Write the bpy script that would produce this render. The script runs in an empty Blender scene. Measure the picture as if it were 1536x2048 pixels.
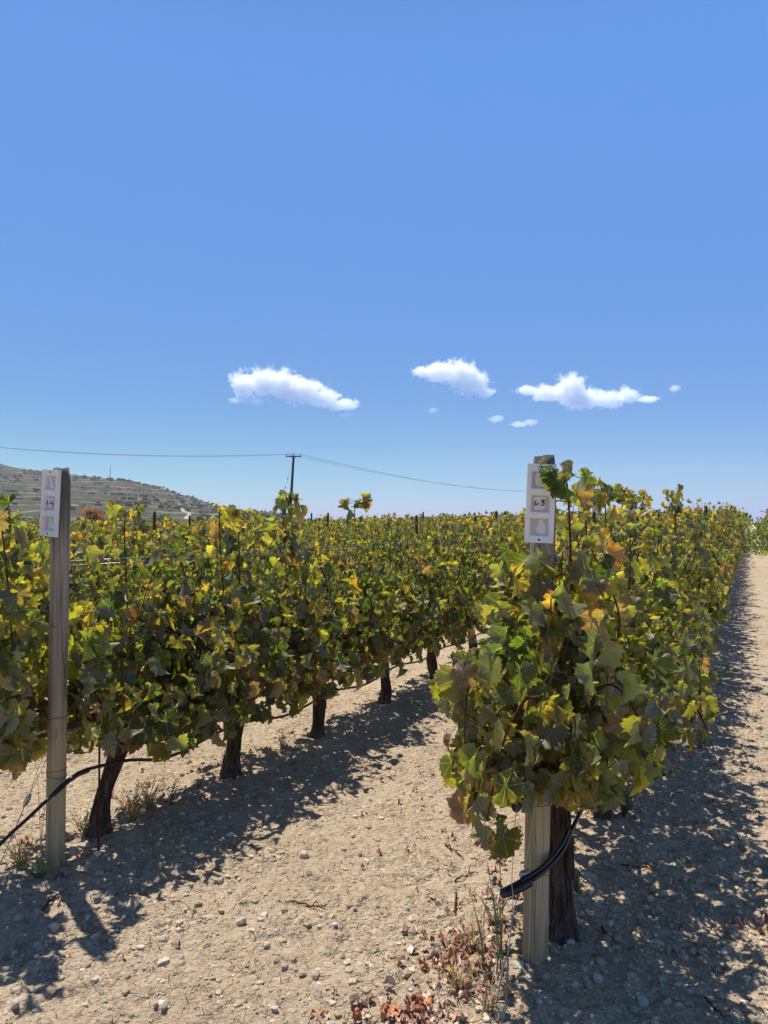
import bpy, math, random
import numpy as np
from mathutils import Vector, Matrix

# ------------------------------------------------------------------ camera, sky, sun, exposure
SC = bpy.context.scene
COL = SC.collection
PIX = 1539.0                      # focal length in photograph pixels (1536 x 2048)
HZ = 1046.0                       # horizon line in photograph pixels
EYE = 1.5
cd = bpy.data.cameras.new('camera')
cam = bpy.data.objects.new('camera', cd)
COL.objects.link(cam)
cd.sensor_fit = 'VERTICAL'
cd.sensor_height = 24.0
cd.lens = 24.0 * PIX / 2048.0
cd.clip_start = 0.05
cd.clip_end = 9000
cam.location = (0, 0, EYE)
cam.rotation_euler = (math.radians(90) + math.atan((HZ - 1024) / PIX), 0, 0)
SC.camera = cam

CA, SA = 0.9024, 0.431            # row direction (SA, CA); across the rows (CA, -SA)
SHX = 0.365 * CA - 0.20 * SA       # shadow shift per metre of height
SHY = -0.365 * SA - 0.20 * CA
sun_dir = Vector((-SHX, -SHY, 1.0)).normalized()
elev = math.asin(sun_dir.z)
azim = math.atan2(sun_dir.x, sun_dir.y)      # from +Y towards +X

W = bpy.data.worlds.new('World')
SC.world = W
W.use_nodes = True
nt = W.node_tree
nt.nodes.clear()
wo = nt.nodes.new('ShaderNodeOutputWorld')
bg = nt.nodes.new('ShaderNodeBackground')
sky = nt.nodes.new('ShaderNodeTexSky')
sky.sky_type = 'NISHITA'
sky.sun_disc = False
sky.sun_elevation = elev
sky.sun_rotation = azim
sky.altitude = 300
sky.air_density = 1.0
sky.dust_density = 0.3
sky.ozone_density = 2.0
SKY_STR = 0.12
sp_ = nt.nodes.new('ShaderNodeSeparateColor')
cb_ = nt.nodes.new('ShaderNodeCombineColor')
nt.links.new(sky.outputs[0], sp_.inputs[0])
EXPO = 0.35
for i_, (a_, gain_, pow_) in enumerate(((0.117, 0.53, 3.0), (0.308, 0.46, 4.0), (0.80, -0.035, 1.0))):   # clear deep-blue summer sky, paler low down
    pw_ = nt.nodes.new('ShaderNodeMath'); pw_.operation = 'POWER'; pw_.inputs[1].default_value = pow_
    ml_ = nt.nodes.new('ShaderNodeMath'); ml_.operation = 'MULTIPLY_ADD'
    ml_.inputs[1].default_value = gain_ * SKY_STR ** (pow_ - 1) / 2 ** EXPO
    ml_.inputs[2].default_value = a_ / SKY_STR / 2 ** EXPO
    nt.links.new(sp_.outputs[i_], pw_.inputs[0])
    nt.links.new(pw_.outputs[0], ml_.inputs[0])
    nt.links.new(ml_.outputs[0], cb_.inputs[i_])
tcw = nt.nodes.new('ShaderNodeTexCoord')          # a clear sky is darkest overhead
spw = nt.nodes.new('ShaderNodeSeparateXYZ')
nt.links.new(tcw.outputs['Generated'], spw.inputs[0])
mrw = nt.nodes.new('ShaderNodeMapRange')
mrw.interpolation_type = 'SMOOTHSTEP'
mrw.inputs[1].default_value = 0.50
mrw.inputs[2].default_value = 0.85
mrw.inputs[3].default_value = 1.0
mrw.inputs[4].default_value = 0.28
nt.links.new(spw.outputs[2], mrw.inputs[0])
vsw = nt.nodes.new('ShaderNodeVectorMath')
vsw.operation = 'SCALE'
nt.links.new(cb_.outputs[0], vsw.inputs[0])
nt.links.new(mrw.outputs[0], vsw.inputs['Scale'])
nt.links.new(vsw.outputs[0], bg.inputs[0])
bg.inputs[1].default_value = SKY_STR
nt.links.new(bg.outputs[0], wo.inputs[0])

sl = bpy.data.lights.new('sun', 'SUN')
sl.energy = 5.0
sl.angle = math.radians(0.53)
sl.color = (1.0, 0.955, 0.88)
sun = bpy.data.objects.new('sun', sl)
COL.objects.link(sun)
sun.rotation_euler = (-sun_dir).to_track_quat('-Z', 'Y').to_euler()
sun.location = (0, 0, 60)

SC.view_settings.view_transform = 'Standard'
SC.view_settings.look = 'None'
SC.view_settings.exposure = EXPO
SC.view_settings.gamma = 1.0
SC.cycles.max_bounces = 14
SC.cycles.diffuse_bounces = 3
SC.cycles.transmission_bounces = 6
SC.cycles.volume_bounces = 12
SC.cycles.use_denoising = True

# ------------------------------------------------------------------ helpers
RNG = np.random.default_rng(11)
random.seed(5)


def hash3(ix, iy, iz):
    n = (ix * 374761393 + iy * 668265263 + iz * 2147483647 + 1013904223) & 0xFFFFFFFF
    n = ((n ^ (n >> 13)) * 1274126177) & 0xFFFFFFFF
    n = ((n ^ (n >> 16)) * 2246822519) & 0xFFFFFFFF
    return ((n ^ (n >> 15)) & 0xFFFFFF) / float(0xFFFFFF)


def vnoise(x, y, z=None):
    x = np.asarray(x, float)
    y = np.asarray(y, float)
    z = np.zeros_like(x) if z is None else np.asarray(z, float)
    x, y, z = np.broadcast_arrays(x, y, z)
    fx, fy, fz = np.floor(x), np.floor(y), np.floor(z)
    ix, iy, iz = fx.astype(np.int64), fy.astype(np.int64), fz.astype(np.int64)
    u, v, w = x - fx, y - fy, z - fz
    u, v, w = u * u * (3 - 2 * u), v * v * (3 - 2 * v), w * w * (3 - 2 * w)
    def h(a, b, c):
        return hash3(ix + a, iy + b, iz + c)
    x00 = h(0, 0, 0) * (1 - u) + h(1, 0, 0) * u
    x10 = h(0, 1, 0) * (1 - u) + h(1, 1, 0) * u
    x01 = h(0, 0, 1) * (1 - u) + h(1, 0, 1) * u
    x11 = h(0, 1, 1) * (1 - u) + h(1, 1, 1) * u
    return ((x00 * (1 - v) + x10 * v) * (1 - w) + (x01 * (1 - v) + x11 * v) * w) * 2 - 1


def fbm(x, y, z=None, octv=4, gain=0.5):
    s, a = 0.0, 1.0
    for k in range(octv):
        f = 2.03 ** k
        s = s + a * vnoise(np.asarray(x) * f + 17.3 * k, np.asarray(y) * f - 9.1 * k, None if z is None else np.asarray(z) * f + 3.7 * k)
        a *= gain
    return s


def sstep(a, b, x):
    t = np.clip((np.asarray(x, float) - a) / (b - a), 0, 1)
    return t * t * (3 - 2 * t)


def rows_ap(x, y):
    return x * SA + y * CA, x * CA - y * SA      # along, across


def xy_of(a, p):
    return a * SA + p * CA, a * CA - p * SA


ROW0, PITCH = -0.68, 2.04


def ground_z(x, y, fine=True):
    a, p = rows_ap(np.asarray(x, float), np.asarray(y, float))
    z = 0.019 * np.clip(a - 8, 0, 40) * sstep(-45, -2, p)
    near = 1 - sstep(9, 16, np.abs(np.asarray(y, float)))
    q = np.abs((p - ROW0 + PITCH / 2) % PITCH - PITCH / 2)
    z = z + near * 0.03 * np.exp(-(q / 0.28) ** 2) * sstep(1.6, 2.6, a)
    if fine:
        z = z + near * (0.020 * vnoise(x * 1.7, y * 1.7) + 0.010 * vnoise(x * 5.1, y * 5.1 + 3)
                        + 0.022 * np.maximum(0, fbm(x * 11, y * 11 + 9, octv=3) - 0.15) + 0.006 * vnoise(x * 33, y * 33 + 5) + 0.004 * np.abs(vnoise(x * 55 + 2, y * 55)))
    return z


def gz(x, y):
    return float(ground_z(np.array([x]), np.array([y]))[0])


def at(px, py, d):
    """A point seen at photograph pixel (px, py) at forward distance d."""
    return np.array([(px - 768) / PIX * d, d, EYE - (py - HZ) / PIX * d])


class MB:
    """Collects triangles, colours and uvs of one mesh."""
    def __init__(self):
        self.v, self.f, self.c, self.u, self.m, self.n = [], [], [], [], [], 0

    def add(self, v, f, col=None, uv=None, mat=0):
        v = np.asarray(v, float).reshape(-1, 3)
        f = np.asarray(f, np.int64)
        if f.shape[1] == 4:
            f = np.concatenate([f[:, [0, 1, 2]], f[:, [0, 2, 3]]])
        if col is None:
            col = np.ones((len(v), 3)) * 0.5
        col = np.asarray(col, float)
        if col.ndim == 1:
            col = np.tile(col, (len(v), 1))
        if uv is None:
            uv = np.zeros((len(v), 2))
        self.v.append(v)
        self.f.append(f + self.n)
        self.c.append(col)
        self.u.append(uv)
        self.m.append(np.full(len(f), mat))
        self.n += len(v)

    def mesh(self, name, mats, smooth=True):
        v = np.concatenate(self.v)
        f = np.concatenate(self.f)
        c = np.concatenate(self.c)
        u = np.concatenate(self.u)
        m = np.concatenate(self.m)
        me = bpy.data.meshes.new(name)
        me.vertices.add(len(v))
        me.vertices.foreach_set('co', v.astype(np.float32).ravel())
        me.loops.add(len(f) * 3)
        me.polygons.add(len(f))
        me.polygons.foreach_set('loop_start', np.arange(0, len(f) * 3, 3, dtype=np.int32))
        me.loops.foreach_set('vertex_index', f.astype(np.int32).ravel())
        me.polygons.foreach_set('material_index', m.astype(np.int32))
        me.polygons.foreach_set('use_smooth', np.full(len(f), smooth))
        at_ = me.attributes.new('tint', 'FLOAT_COLOR', 'POINT')
        at_.data.foreach_set('color', np.concatenate([c, np.ones((len(c), 1))], 1).astype(np.float32).ravel())
        ul = me.uv_layers.new(name='uv')
        ul.data.foreach_set('uv', u[f.ravel()].astype(np.float32).ravel())
        for mt in (mats if isinstance(mats, (list, tuple)) else [mats]):
            me.materials.append(mt)
        me.update(calc_edges=True)
        me.validate()
        return me

    def build(self, name, mats, parent=None, smooth=True, loc=None):
        o = bpy.data.objects.new(name, self.mesh(name, mats, smooth))
        COL.objects.link(o)
        if parent is not None:
            o.parent = parent
        if loc is not None:
            o.location = loc
        return o


def tag(o, label=None, cat=None, group=None, kind=None):
    if label: o['label'] = label
    if cat: o['category'] = cat
    if group: o['group'] = group
    if kind: o['kind'] = kind
    return o


def empty(name, loc=(0, 0, 0), rz=0.0):
    o = bpy.data.objects.new(name, None)
    COL.objects.link(o)
    o.location = loc
    o.rotation_euler = (0, 0, rz)
    o.empty_display_size = 0.2
    return o


def copy_tree(o, parent=None):
    c = o.copy()
    COL.objects.link(c)
    c.parent = parent
    for ch in list(o.children):
        copy_tree(ch, c)
    return c


def norm(v):
    return v / np.maximum(np.linalg.norm(v, axis=-1, keepdims=True), 1e-9)


def tube_geo(pts, rad, sides=6, caps=True, jitter=None):
    pts = np.asarray(pts, float)
    n = len(pts)
    rad = np.full(n, rad) if np.isscalar(rad) else np.asarray(rad, float)
    tan = norm(np.gradient(pts, axis=0))
    ref = np.array([0.0, 0.0, 1.0]) if abs(tan[0][2]) < 0.9 else np.array([0.0, 1.0, 0.0])
    A = []
    u = norm(np.cross(tan[0], ref))
    for k in range(n):
        u = u - tan[k] * np.dot(u, tan[k])
        u = u / max(np.linalg.norm(u), 1e-9)
        A.append(u)
    A = np.array(A)
    B = np.cross(tan, A)
    th = np.arange(sides) * 2 * math.pi / sides
    r = rad[:, None] * np.ones((1, sides))
    if jitter is not None:
        r = r * jitter
    V = pts[:, None, :] + (A[:, None, :] * np.cos(th)[None, :, None] + B[:, None, :] * np.sin(th)[None, :, None]) * r[:, :, None]
    V = V.reshape(-1, 3)
    F = []
    for k in range(n - 1):
        i = np.arange(sides)
        j = (i + 1) % sides
        F.append(np.stack([k * sides + i, k * sides + j, (k + 1) * sides + j, (k + 1) * sides + i], 1))
    F = np.concatenate(F)
    F = np.concatenate([F[:, [0, 1, 2]], F[:, [0, 2, 3]]])
    if caps:
        V = np.concatenate([V, pts[:1], pts[-1:]])
        i = np.arange(sides)
        j = (i + 1) % sides
        c0 = np.stack([np.full(sides, n * sides), j, i], 1)
        c1 = np.stack([np.full(sides, n * sides + 1), (n - 1) * sides + i, (n - 1) * sides + j], 1)
        F = np.concatenate([F, c0, c1])
    uv = np.zeros((len(V), 2))
    uv[:n * sides, 0] = np.tile(np.arange(sides) / sides, n)
    uv[:n * sides, 1] = np.repeat(np.linspace(0, 1, n), sides)
    return V, F, uv


def smooth_path(ctrl, n):
    """Catmull-Rom through the control points."""
    c = np.asarray(ctrl, float)
    c = np.concatenate([2 * c[:1] - c[1:2], c, 2 * c[-1:] - c[-2:-1]])
    m = len(c) - 3
    t = np.linspace(0, m - 1e-6, n)
    k = t.astype(int)
    f = (t - k)[:, None]
    p0, p1, p2, p3 = c[k], c[k + 1], c[k + 2], c[k + 3]
    return 0.5 * ((2 * p1) + (-p0 + p2) * f + (2 * p0 - 5 * p1 + 4 * p2 - p3) * f ** 2 + (-p0 + 3 * p1 - 3 * p2 + p3) * f ** 3)


def box_geo(c, s, rot=None):
    v = np.array([[x, y, z] for x in (-1, 1) for y in (-1, 1) for z in (-1, 1)], float) * np.asarray(s) / 2
    if rot is not None:
        v = v @ np.asarray(rot).T
    v = v + np.asarray(c)
    f = np.array([[0, 1, 3, 2], [4, 6, 7, 5], [0, 4, 5, 1], [2, 3, 7, 6], [0, 2, 6, 4], [1, 5, 7, 3]])
    return v, f


def ico(sub):
    import bmesh
    bm = bmesh.new()
    bmesh.ops.create_icosphere(bm, subdivisions=sub, radius=1.0)
    v = np.array([q.co[:] for q in bm.verts])
    f = np.array([[q.index for q in fc.verts] for fc in bm.faces])
    bm.free()
    return v, f


ICO = {k: ico(k) for k in (1, 2, 3)}

# ------------------------------------------------------------------ materials


class NT:
    def __init__(self, name):
        self.m = bpy.data.materials.new(name)
        self.m.use_nodes = True
        self.t = self.m.node_tree
        self.t.nodes.clear()
        self.out = self.n('ShaderNodeOutputMaterial')

    def n(self, typ, **kw):
        d = self.t.nodes.new(typ)
        for k, v in kw.items():
            setattr(d, k, v)
        return d

    def l(self, a, b):
        self.t.links.new(a, b)

    def coord(self, which='Object', scale=(1, 1, 1)):
        tc = self.n('ShaderNodeTexCoord')
        mp = self.n('ShaderNodeMapping')
        mp.inputs['Scale'].default_value = scale
        self.l(tc.outputs[which], mp.inputs[0])
        return mp.outputs[0]

    def noise(self, vec, scale, detail=4, rough=0.55, dist=0.0):
        d = self.n('ShaderNodeTexNoise')
        d.inputs['Scale'].default_value = scale
        d.inputs['Detail'].default_value = detail
        d.inputs['Roughness'].default_value = rough
        d.inputs['Distortion'].default_value = dist
        self.l(vec, d.inputs['Vector'])
        return d.outputs['Fac']

    def voro(self, vec, scale, feature='F1', out='Distance'):
        d = self.n('ShaderNodeTexVoronoi', feature=feature)
        d.inputs['Scale'].default_value = scale
        self.l(vec, d.inputs['Vector'])
        return d.outputs[out]

    def ramp(self, fac, stops, interp='LINEAR'):
        d = self.n('ShaderNodeValToRGB')
        cr = d.color_ramp
        cr.interpolation = interp
        while len(cr.elements) < len(stops):
            cr.elements.new(0.5)
        for e, (p, c) in zip(cr.elements, stops):
            e.position = p
            e.color = (*c, 1) if len(c) == 3 else c
        self.l(fac, d.inputs[0])
        return d.outputs[0]

    def math(self, op, a, b=None, c=None, clamp=False):
        d = self.n('ShaderNodeMath', operation=op, use_clamp=clamp)
        for i, q in enumerate((a, b, c)):
            if q is None:
                continue
            if isinstance(q, (int, float)):
                d.inputs[i].default_value = q
            else:
                self.l(q, d.inputs[i])
        return d.outputs[0]

    def mix(self, fac, a, b, blend='MIX'):
        d = self.n('ShaderNodeMix', data_type='RGBA', blend_type=blend)
        for i, q in ((0, fac), (6, a), (7, b)):
            if isinstance(q, (int, float)):
                d.inputs[i].default_value = q
            elif isinstance(q, tuple):
                d.inputs[i].default_value = (*q, 1)
            else:
                self.l(q, d.inputs[i])
        return d.outputs[2]

    def bump(self, h, strength=0.5, dist=0.01, prev=None):
        d = self.n('ShaderNodeBump')
        d.inputs['Strength'].default_value = strength
        d.inputs['Distance'].default_value = dist
        self.l(h, d.inputs['Height'])
        if prev is not None:
            self.l(prev, d.inputs['Normal'])
        return d.outputs[0]

    def principled(self, col, rough=0.8, spec=0.3, normal=None, metallic=0.0):
        b = self.n('ShaderNodeBsdfPrincipled')
        if isinstance(col, tuple):
            b.inputs['Base Color'].default_value = (*col, 1)
        else:
            self.l(col, b.inputs['Base Color'])
        if isinstance(rough, (int, float)):
            b.inputs['Roughness'].default_value = rough
        else:
            self.l(rough, b.inputs['Roughness'])
        b.inputs['Specular IOR Level'].default_value = spec
        b.inputs['Metallic'].default_value = metallic
        if normal is not None:
            self.l(normal, b.inputs['Normal'])
        return b

    def done(self, shader):
        self.l(shader.outputs[0], self.out.inputs['Surface'])
        return self.m

    def attr(self, name='tint'):
        return self.n('ShaderNodeAttribute', attribute_name=name).outputs['Color']


def mat_soil():
    t = NT('stony_soil')
    v = t.coord()
    big = t.noise(v, 0.9, 5)
    mid = t.noise(v, 9, 6, 0.65)
    fin = t.noise(v, 70, 5, 0.7)
    cell = t.voro(v, 42, 'F1', 'Distance')
    cellc = t.voro(v, 42, 'F1', 'Color')
    col = t.ramp(big, [(0.25, (0.485, 0.375, 0.255)), (0.5, (0.56, 0.44, 0.31)), (0.75, (0.625, 0.505, 0.365))])
    col = t.mix(t.math('MULTIPLY', mid, 0.55), col, (0.33, 0.235, 0.13))
    spot = t.ramp(cell, [(0.16, (1, 1, 1)), (0.30, (0, 0, 0))])
    sep = t.n('ShaderNodeSeparateColor')
    t.l(cellc, sep.inputs[0])
    pick = t.math('GREATER_THAN', sep.outputs[0], 0.62)
    sp = t.math('MULTIPLY', spot, pick)
    col = t.mix(t.math('MULTIPLY', sp, 0.75), col, (0.64, 0.55, 0.40))
    col = t.mix(t.ramp(fin, [(0.52, (0, 0, 0)), (0.72, (0.5, 0.5, 0.5))]), col, (0.24, 0.17, 0.10))
    dusty = t.ramp(t.noise(v, 2.3, 4, 0.6), [(0.42, (0.4, 0.4, 0.4)), (0.6, (1, 1, 1))])      # smooth dusty patches between the crumbs
    for sc_, amp_ in ((30, 0.30), (85, 0.42)):          # crumbs and clods, each its own shade
        sep2 = t.n('ShaderNodeSeparateColor')
        wv = t.n('ShaderNodeVectorMath', operation='ADD')
        t.l(v, wv.inputs[0])
        nv = t.n('ShaderNodeTexNoise')
        nv.inputs['Scale'].default_value = sc_ * 0.9
        t.l(v, nv.inputs['Vector'])
        scl = t.n('ShaderNodeVectorMath', operation='SCALE')
        scl.inputs['Scale'].default_value = 0.9 / sc_
        t.l(nv.outputs['Color'], scl.inputs[0])
        t.l(scl.outputs[0], wv.inputs[1])
        t.l(t.voro(wv.outputs[0], sc_, 'F1', 'Color'), sep2.inputs[0])
        shade = t.ramp(sep2.outputs[1], [(0.0, (0.45, 0.43, 0.40)), (0.5, (1.0, 1.0, 1.0)), (1.0, (1.45, 1.45, 1.45))])
        col = t.mix(t.math('MULTIPLY', dusty, amp_), col, t.mix(1.0, col, shade, 'MULTIPLY'))
        dm = t.math('SUBTRACT', 0.6, t.voro(wv.outputs[0], sc_, 'F1', 'Distance'))
        mid = t.math('ADD', mid, t.math('MULTIPLY', t.math('MULTIPLY', dm, dusty), 18.0 / sc_))
    h = t.math('ADD', t.math('MULTIPLY', mid, 0.9), t.math('MULTIPLY', fin, 0.35))
    h = t.math('ADD', h, t.math('MULTIPLY', sp, 0.35))
    nrm = t.bump(h, 1.0, 0.045)
    return t.done(t.principled(col, 0.95, 0.1, nrm))


def mat_tint(name, rough=0.9, spec=0.2, nscale=40, namp=0.35, bump=0.4, bdist=0.004):
    t = NT(name)
    v = t.coord()
    nz = t.noise(v, nscale, 5, 0.6)
    c = t.attr()
    col = t.mix(namp, c, t.mix(1.0, c, t.ramp(nz, [(0.3, (0.35, 0.35, 0.35)), (0.7, (1.45, 1.45, 1.45))]), 'MULTIPLY'))
    return t.done(t.principled(col, rough, spec, t.bump(nz, bump, bdist)))


def mat_leaf(name='vine_leaf', veins=True, transl=0.46):
    t = NT(name)
    c = t.attr()
    v = t.coord()
    nz = t.noise(v, 38, 4, 0.6)
    c1 = t.mix(0.5, c, t.mix(1.0, c, t.ramp(nz, [(0.3, (0.5, 0.52, 0.45)), (0.72, (1.5, 1.4, 1.3))]), 'MULTIPLY'))
    if veins:
        uv = t.n('ShaderNodeUVMap', uv_map='uv')
        sx = t.n('ShaderNodeSeparateXYZ')
        t.l(uv.outputs[0], sx.inputs[0])
        ang = t.math('ARCTAN2', sx.outputs[0], sx.outputs[1])
        k = t.math('DIVIDE', ang, math.radians(54))
        fr = t.math('ABSOLUTE', t.math('SUBTRACT', k, t.math('ROUND', k)))
        rr = t.math('SQRT', t.math('ADD', t.math('POWER', sx.outputs[0], 2.0), t.math('POWER', sx.outputs[1], 2.0)))
        dline = t.math('MULTIPLY', fr, rr)
        side = t.math('ABSOLUTE', t.math('SINE', t.math('ADD', t.math('MULTIPLY', rr, 19.0), t.math('MULTIPLY', fr, -9.0))))
        vein = t.math('MAXIMUM', t.ramp(dline, [(0.010, (1, 1, 1)), (0.028, (0, 0, 0))]),
                      t.math('MULTIPLY', t.ramp(side, [(0.0, (1, 1, 1)), (0.16, (0, 0, 0))]), 0.45))
        c1 = t.mix(t.math('MULTIPLY', vein, 0.40), c1, (0.34, 0.33, 0.14))
    blotch = t.ramp(t.noise(v, 21, 5, 0.7), [(0.60, (0, 0, 0)), (0.70, (0.5, 0.5, 0.5))])      # dry brown patches
    c1 = t.mix(blotch, c1, (0.20, 0.115, 0.055))
    geo = t.n('ShaderNodeNewGeometry')
    under = t.mix(0.60, c1, (0.34, 0.30, 0.195))
    col = t.mix(geo.outputs['Backfacing'], c1, under)
    nrm = t.bump(nz, 0.35, 0.004)
    if veins:
        nrm = t.bump(vein, 0.5, -0.002, nrm)
    b = t.principled(col, 0.45, 0.45, nrm)
    tr = t.n('ShaderNodeBsdfTranslucent')
    tc = t.mix(1.0, c1, (3.2, 3.3, 0.75), 'MULTIPLY')
    t.l(tc, tr.inputs[0])
    t.l(nrm, tr.inputs[1])
    mx = t.n('ShaderNodeMixShader')
    mx.inputs[0].default_value = transl
    t.l(b.outputs[0], mx.inputs[1])
    t.l(tr.outputs[0], mx.inputs[2])
    return t.done(mx)


def mat_bark(name, c0, c1, c2, sc=(60, 60, 7)):
    t = NT(name)
    v = t.coord('Object', sc)
    nz = t.noise(v, 1.0, 6, 0.65, 0.6)
    n2 = t.noise(t.coord('Object'), 22, 4)
    col = t.ramp(nz, [(0.33, c0), (0.5, c1), (0.7, c2)])
    col = t.mix(t.math('MULTIPLY', n2, 0.5), col, c0)
    return t.done(t.principled(col, 0.92, 0.12, t.bump(nz, 1.0, 0.012)))


def mat_post(name, weather_z):
    """Round softwood post, yellow-green below, weathered grey above."""
    t = NT(name)
    v = t.coord('Object', (38, 38, 1.6))
    grain = t.noise(v, 1.0, 6, 0.6, 0.9)
    fine = t.noise(t.coord('Object', (210, 210, 6)), 1.0, 3, 0.6)
    tc = t.n('ShaderNodeTexCoord')
    sx = t.n('ShaderNodeSeparateXYZ')
    t.l(tc.outputs['Object'], sx.inputs[0])
    blot = t.noise(t.coord('Object', (9, 9, 3)), 1.0, 4)
    wz = t.math('ADD', sx.outputs[2], t.math('MULTIPLY', t.math('SUBTRACT', blot, 0.5), 0.7))
    mr = t.n('ShaderNodeMapRange')
    mr.inputs[1].default_value = weather_z - 0.35
    mr.inputs[2].default_value = weather_z + 0.35
    t.l(wz, mr.inputs[0])
    low = t.ramp(grain, [(0.3, (0.27, 0.21, 0.115)), (0.5, (0.47, 0.385, 0.22)), (0.72, (0.57, 0.48, 0.30))])
    high = t.ramp(grain, [(0.3, (0.24, 0.185, 0.135)), (0.5, (0.46, 0.37, 0.275)), (0.72, (0.57, 0.48, 0.375))])
    col = t.mix(mr.outputs[0], low, high)
    mr2 = t.n('ShaderNodeMapRange')
    mr2.inputs[1].default_value = 1.38
    mr2.inputs[2].default_value = 1.66
    mr2.inputs[3].default_value = 0.0
    mr2.inputs[4].default_value = 0.8
    t.l(wz, mr2.inputs[0])
    col = t.mix(mr2.outputs[0], col, (0.062, 0.066, 0.048))
    crack = t.ramp(t.noise(t.coord('Object', (26, 26, 0.9)), 1.0, 2, 0.5, 0.4), [(0.485, (0, 0, 0)), (0.5, (1, 1, 1)), (0.515, (0, 0, 0))])
    col = t.mix(t.math('MULTIPLY', crack, 0.75), col, (0.035, 0.026, 0.02))
    col = t.mix(t.math('MULTIPLY', fine, 0.35), col, (0.09, 0.07, 0.05))
    h = t.math('SUBTRACT', t.math('ADD', grain, t.math('MULTIPLY', fine, 0.5)), t.math('MULTIPLY', crack, 1.3))
    return t.done(t.principled(col, 0.85, 0.2, t.bump(h, 0.7, 0.004)))


def mat_plain(name, col, rough=0.6, spec=0.4, metallic=0.0, nscale=30, namp=0.25, bump=0.15, bdist=0.002):
    t = NT(name)
    nz = t.noise(t.coord(), nscale, 4, 0.6)
    dark = tuple(c * 0.55 for c in col)
    c = t.mix(t.math('MULTIPLY', nz, namp * 1.6), col, dark)
    return t.done(t.principled(c, rough, spec, t.bump(nz, bump, bdist), metallic))


M = {}
M['soil'] = mat_soil()
M['gravel'] = mat_tint('pebble_stone', 0.9, 0.2, 90, 0.5, 0.5, 0.002)
M['stone'] = mat_tint('limestone', 0.88, 0.2, 45, 0.6, 0.6, 0.006)
M['litter'] = mat_tint('dry_litter', 0.85, 0.2, 60, 0.5, 0.3, 0.002)
M['leaf'] = mat_leaf()
M['leaf_far'] = mat_leaf('vine_leaf_far', False, 0.42)
M['dead_leaf'] = mat_leaf('dead_leaf', True, 0.25)
M['weed'] = mat_leaf('weed_leaf', False, 0.3)
M['bark'] = mat_bark('vine_bark', (0.028, 0.018, 0.012), (0.12, 0.082, 0.058), (0.26, 0.19, 0.14))
M['cane'] = mat_bark('vine_cane', (0.05, 0.02, 0.012), (0.13, 0.06, 0.035), (0.21, 0.12, 0.07), (90, 90, 30))
M['post'] = mat_post('post_wood', 0.85)
M['post_left'] = mat_post('post_wood_grey', 0.60)
M['post_dark'] = mat_bark('old_post_wood', (0.03, 0.025, 0.022), (0.09, 0.075, 0.065), (0.16, 0.14, 0.12), (50, 50, 4))
M['plastic'] = mat_plain('white_sign_plastic', (0.88, 0.85, 0.80), 0.5, 0.4, 0, 25, 0.22)
M['well'] = mat_plain('stained_tray_floor', (0.68, 0.59, 0.49), 0.75, 0.2, 0, 40, 0.4)
M['card'] = mat_plain('paper_card', (0.80, 0.77, 0.72), 0.9, 0.1, 0, 60, 0.25)
M['ink'] = mat_plain('black_ink', (0.012, 0.012, 0.014), 0.6, 0.2)
M['hose'] = mat_plain('black_hose', (0.012, 0.012, 0.013), 0.38, 0.5, 0, 40, 0.2)
M['wire'] = mat_plain('galvanised_wire', (0.42, 0.41, 0.39), 0.35, 0.5, 0.85, 80, 0.3)
M['rust'] = mat_plain('rusty_iron', (0.12, 0.05, 0.028), 0.85, 0.2, 0.2, 60, 0.6, 0.5, 0.004)
M['cord'] = mat_plain('faded_cord', (0.36, 0.33, 0.24), 0.9, 0.1, 0, 90, 0.4)
M['tie'] = mat_plain('rusty_tie_wire', (0.22, 0.13, 0.05), 0.7, 0.3, 0.3, 80, 0.4)
M['pole'] = mat_plain('creosoted_pole', (0.075, 0.055, 0.048), 0.85, 0.2, 0, 6, 0.5)
M['line'] = mat_plain('power_cable', (0.20, 0.22, 0.26), 0.6, 0.3)
M['steel'] = mat_plain('mast_steel', (0.20, 0.20, 0.21), 0.5, 0.4, 0.5)


def mat_hill():
    t = NT('terraced_hillside')
    v = t.coord()
    tc = t.n('ShaderNodeTexCoord')
    sx = t.n('ShaderNodeSeparateXYZ')
    t.l(tc.outputs['Object'], sx.inputs[0])
    big = t.noise(v, 0.012, 4, 0.6)
    mid = t.noise(v, 0.06, 6, 0.7)
    col = t.ramp(mid, [(0.3, (0.028, 0.031, 0.018)), (0.5, (0.066, 0.058, 0.038)), (0.68, (0.115, 0.096, 0.068))])
    col = t.mix(t.ramp(big, [(0.45, (0, 0, 0)), (0.62, (0.65, 0.65, 0.65))]), col, (0.065, 0.078, 0.034))
    wob = t.math('ADD', sx.outputs[2], t.math('MULTIPLY', t.noise(v, 0.02, 3), 9.0))
    st = t.math('FRACT', t.math('DIVIDE', wob, 4.2))
    stripe = t.ramp(st, [(0.0, (1, 1, 1)), (0.16, (1, 1, 1)), (0.24, (0, 0, 0)), (0.93, (0, 0, 0)), (1.0, (1, 1, 1))])
    patch = t.ramp(t.noise(v, 0.03, 3), [(0.34, (0, 0, 0)), (0.50, (1, 1, 1))])
    col = t.mix(t.math('MULTIPLY', t.math('MULTIPLY', stripe, patch), 0.9), col, (0.22, 0.18, 0.14))
    return t.done(t.principled(col, 0.95, 0.05, t.bump(mid, 0.8, 2.0)))


M['hill'] = mat_hill()
M['scrub'] = mat_tint('scrub_leaf', 0.9, 0.1, 0.6, 0.5, 0.9, 0.6)
M['track'] = mat_plain('pale_track', (0.42, 0.36, 0.28), 0.95, 0.1, 0, 0.1, 0.3)

# ------------------------------------------------------------------ ground


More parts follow.
